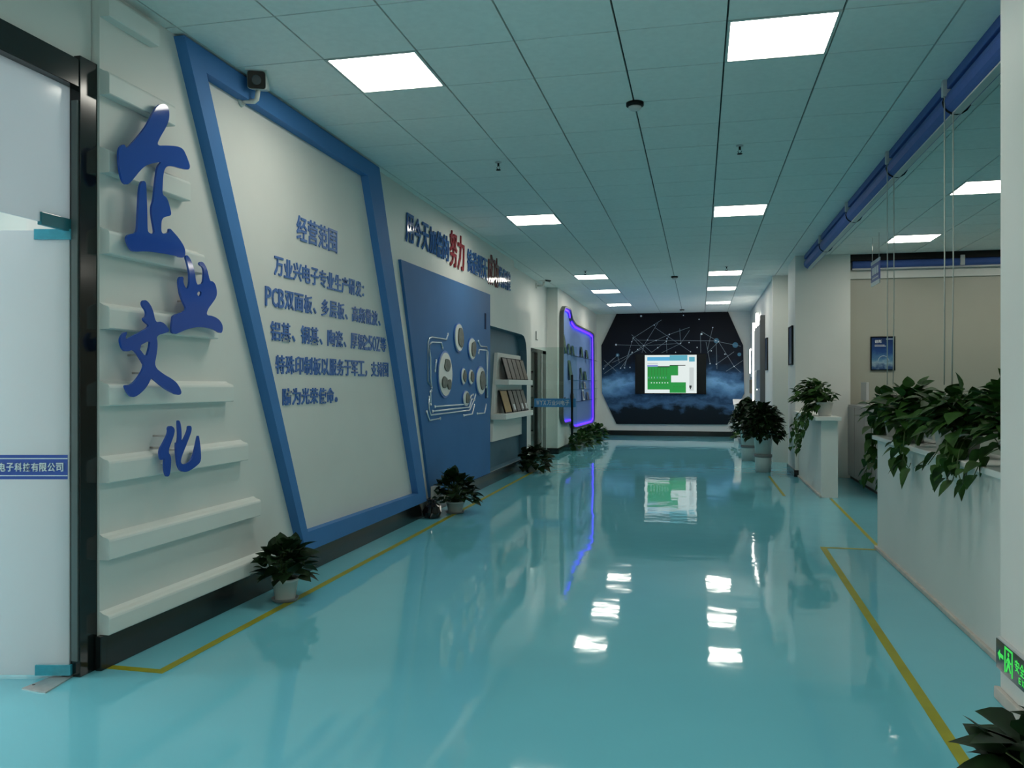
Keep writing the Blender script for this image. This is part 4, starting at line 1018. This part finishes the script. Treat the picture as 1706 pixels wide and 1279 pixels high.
def vine(f, st, pts, rnd, leafL, step=.06, spread=.05):
    P = [Vector(p) for p in pts]
    # densify
    Q = []
    for a, b in zip(P, P[1:]):
        n = max(2, int((b - a).length / .03))
        Q += [a.lerp(b, i / n) for i in range(n)]
    Q.append(P[-1])
    for _ in range(3): Q = [Q[0]] + [(Q[i - 1] + Q[i] * 2 + Q[i + 1]) / 4 for i in range(1, len(Q) - 1)] + [Q[-1]]
    st.tube(Q, .003, 5)
    acc = 0
    for i in range(1, len(Q)):
        acc += (Q[i] - Q[i - 1]).length
        if acc > step:
            acc = 0
            out = Vector((rnd.uniform(-.8, .1), rnd.uniform(-.9, .9), rnd.uniform(-1.1, -.1)))
            add_leaf(f, Q[i] + out * .02, out, leafL * rnd.uniform(.7, 1.2), leafL * .74 * rnd.uniform(.85, 1.1), rnd, 0, .3)
def pothos(loc, label, seed, R_, hh, nleaf, leafL, vines, pr=.075, ph=.14, grp='trailing plants on the half walls', off=(0, 0)):
    rnd = random.Random(seed); t = thing('trailing_plant', loc, label, 'potted plant', grp)
    x, y, z = loc; pot_parts(t, loc, pr, ph, 'plain')
    f, st = MB(), MB(); top = z + ph
    for i in range(nleaf):
        a = rnd.uniform(0, 2 * pi); k = rnd.uniform(.3, 1); e = rnd.uniform(-.05, 1)
        P = Vector((x + off[0] + R_ * k * cos(a) * cos(e * 1.4), y + off[1] + R_ * k * sin(a) * cos(e * 1.4), top + .02 + hh * k * sin(e * 1.4)))
        o = Vector((x + rnd.uniform(-.03, .03), y + rnd.uniform(-.03, .03), top - .01))
        d = (P - o).normalized(); d.z = d.z * .35 + rnd.uniform(-.6, .3); d += Vector((rnd.uniform(-.35, .35), rnd.uniform(-.35, .35), 0))
        l = leafL * rnd.uniform(.75, 1.2); add_leaf(f, P, d, l, l * .76, rnd, 0, .25)
        if i % 2 == 0: st.tube([o, (o + P) / 2 + Vector((0, 0, .04)), P], .0025, 5)
    for v in vines:
        vine(f, st, [(x, y, top)] + v, rnd, leafL * .85)
    f.obj('foliage', LEAF2, t); st.obj('stem', STEM, t)
ZL = .985
EDGE = 1.45
# plant at the far end of the near half wall: falls over the end
vs = []
rv = random.Random(77)
for k in range(9):
    xx = 1.47 + k * .035
    vs.append([(xx, 7.70, 1.12), (xx + rv.uniform(-.03, .03), 7.78 + rv.uniform(-.02, .08), .95), (xx + rv.uniform(-.05, .05), 7.80 + rv.uniform(-.03, .08), .72 + rv.uniform(-.22, .12))])
pothos((1.60, 7.45, ZL), 'trailing green plant on the end of the half wall, vines hanging into the gap', 51, .26, .22, 130, .13, vs)
pothos((1.60, 6.75, ZL), 'big-leaved trailing green plant on the near half wall, second from the gap', 52, .24, .29, 150, .135,
       [[(1.47, 6.6, 1.10), (EDGE - .03, 6.42, .95), (EDGE - .03, 6.32, .88)], [(1.47, 6.5, 1.1), (EDGE - .04, 6.30, .92), (EDGE - .02, 6.22, .82), (EDGE - .03, 6.12, .88)], [(1.48, 6.75, 1.1), (EDGE - .03, 6.62, .9), (EDGE - .03, 6.6, .9)]])
pothos((1.62, 6.0, ZL), 'trailing green plant in a bare white pot on the half wall, third from the gap', 53, .21, .22, 100, .125,
       [[(1.55, 6.2, 1.16), (1.48, 6.35, 1.06)]], pr=.085, ph=.165)
pothos((1.60, 5.50, ZL), 'lush trailing green plant on the near half wall, its vines hanging lowest of all', 54, .23, .25, 160, .125,
       [[(1.47, 5.35, 1.08), (EDGE - .03, 5.38, .98), (EDGE - .03, 5.45, .90)], [(1.47, 5.3, 1.08), (EDGE - .05, 5.25, .95), (EDGE - .04, 5.2, .86)], [(1.47, 5.25, 1.08), (EDGE - .04, 5.15, .97), (EDGE - .03, 5.1, .89), (EDGE - .04, 5.16, .85)], [(1.47, 5.2, 1.05), (EDGE - .04, 5.05, .95), (EDGE - .03, 5.0, .88)],
        [(1.47, 5.5, 1.08), (EDGE - .04, 5.52, .97), (EDGE - .05, 5.6, .92)]])
pothos((1.60, 4.72, ZL), 'trailing green plant on the near half wall tucked against the white pillar', 55, .20, .30, 150, .125,
       [[(1.47, 4.9, 1.08), (EDGE - .03, 4.95, .9), (EDGE - .03, 4.92, .88)], [(1.47, 4.8, 1.05), (EDGE - .03, 4.8, .92)]])
vs = []
for k in range(10):
    yy = 11.0 + k * .10
    vs.append([(1.42, yy + rv.uniform(-.05, .05), 1.15), (1.33 + rv.uniform(-.06, .04), yy, .95), (1.30 + rv.uniform(-.10, .05), yy + rv.uniform(-.08, .08), .74 + rv.uniform(-.2, .25))])
pothos((1.57, 11.15, 1.02), 'trailing green plant in a white pot on the low wall beside the square pillar', 56, .27, .27, 320, .095, vs, pr=.10, ph=.18, off=(-.13, .05))
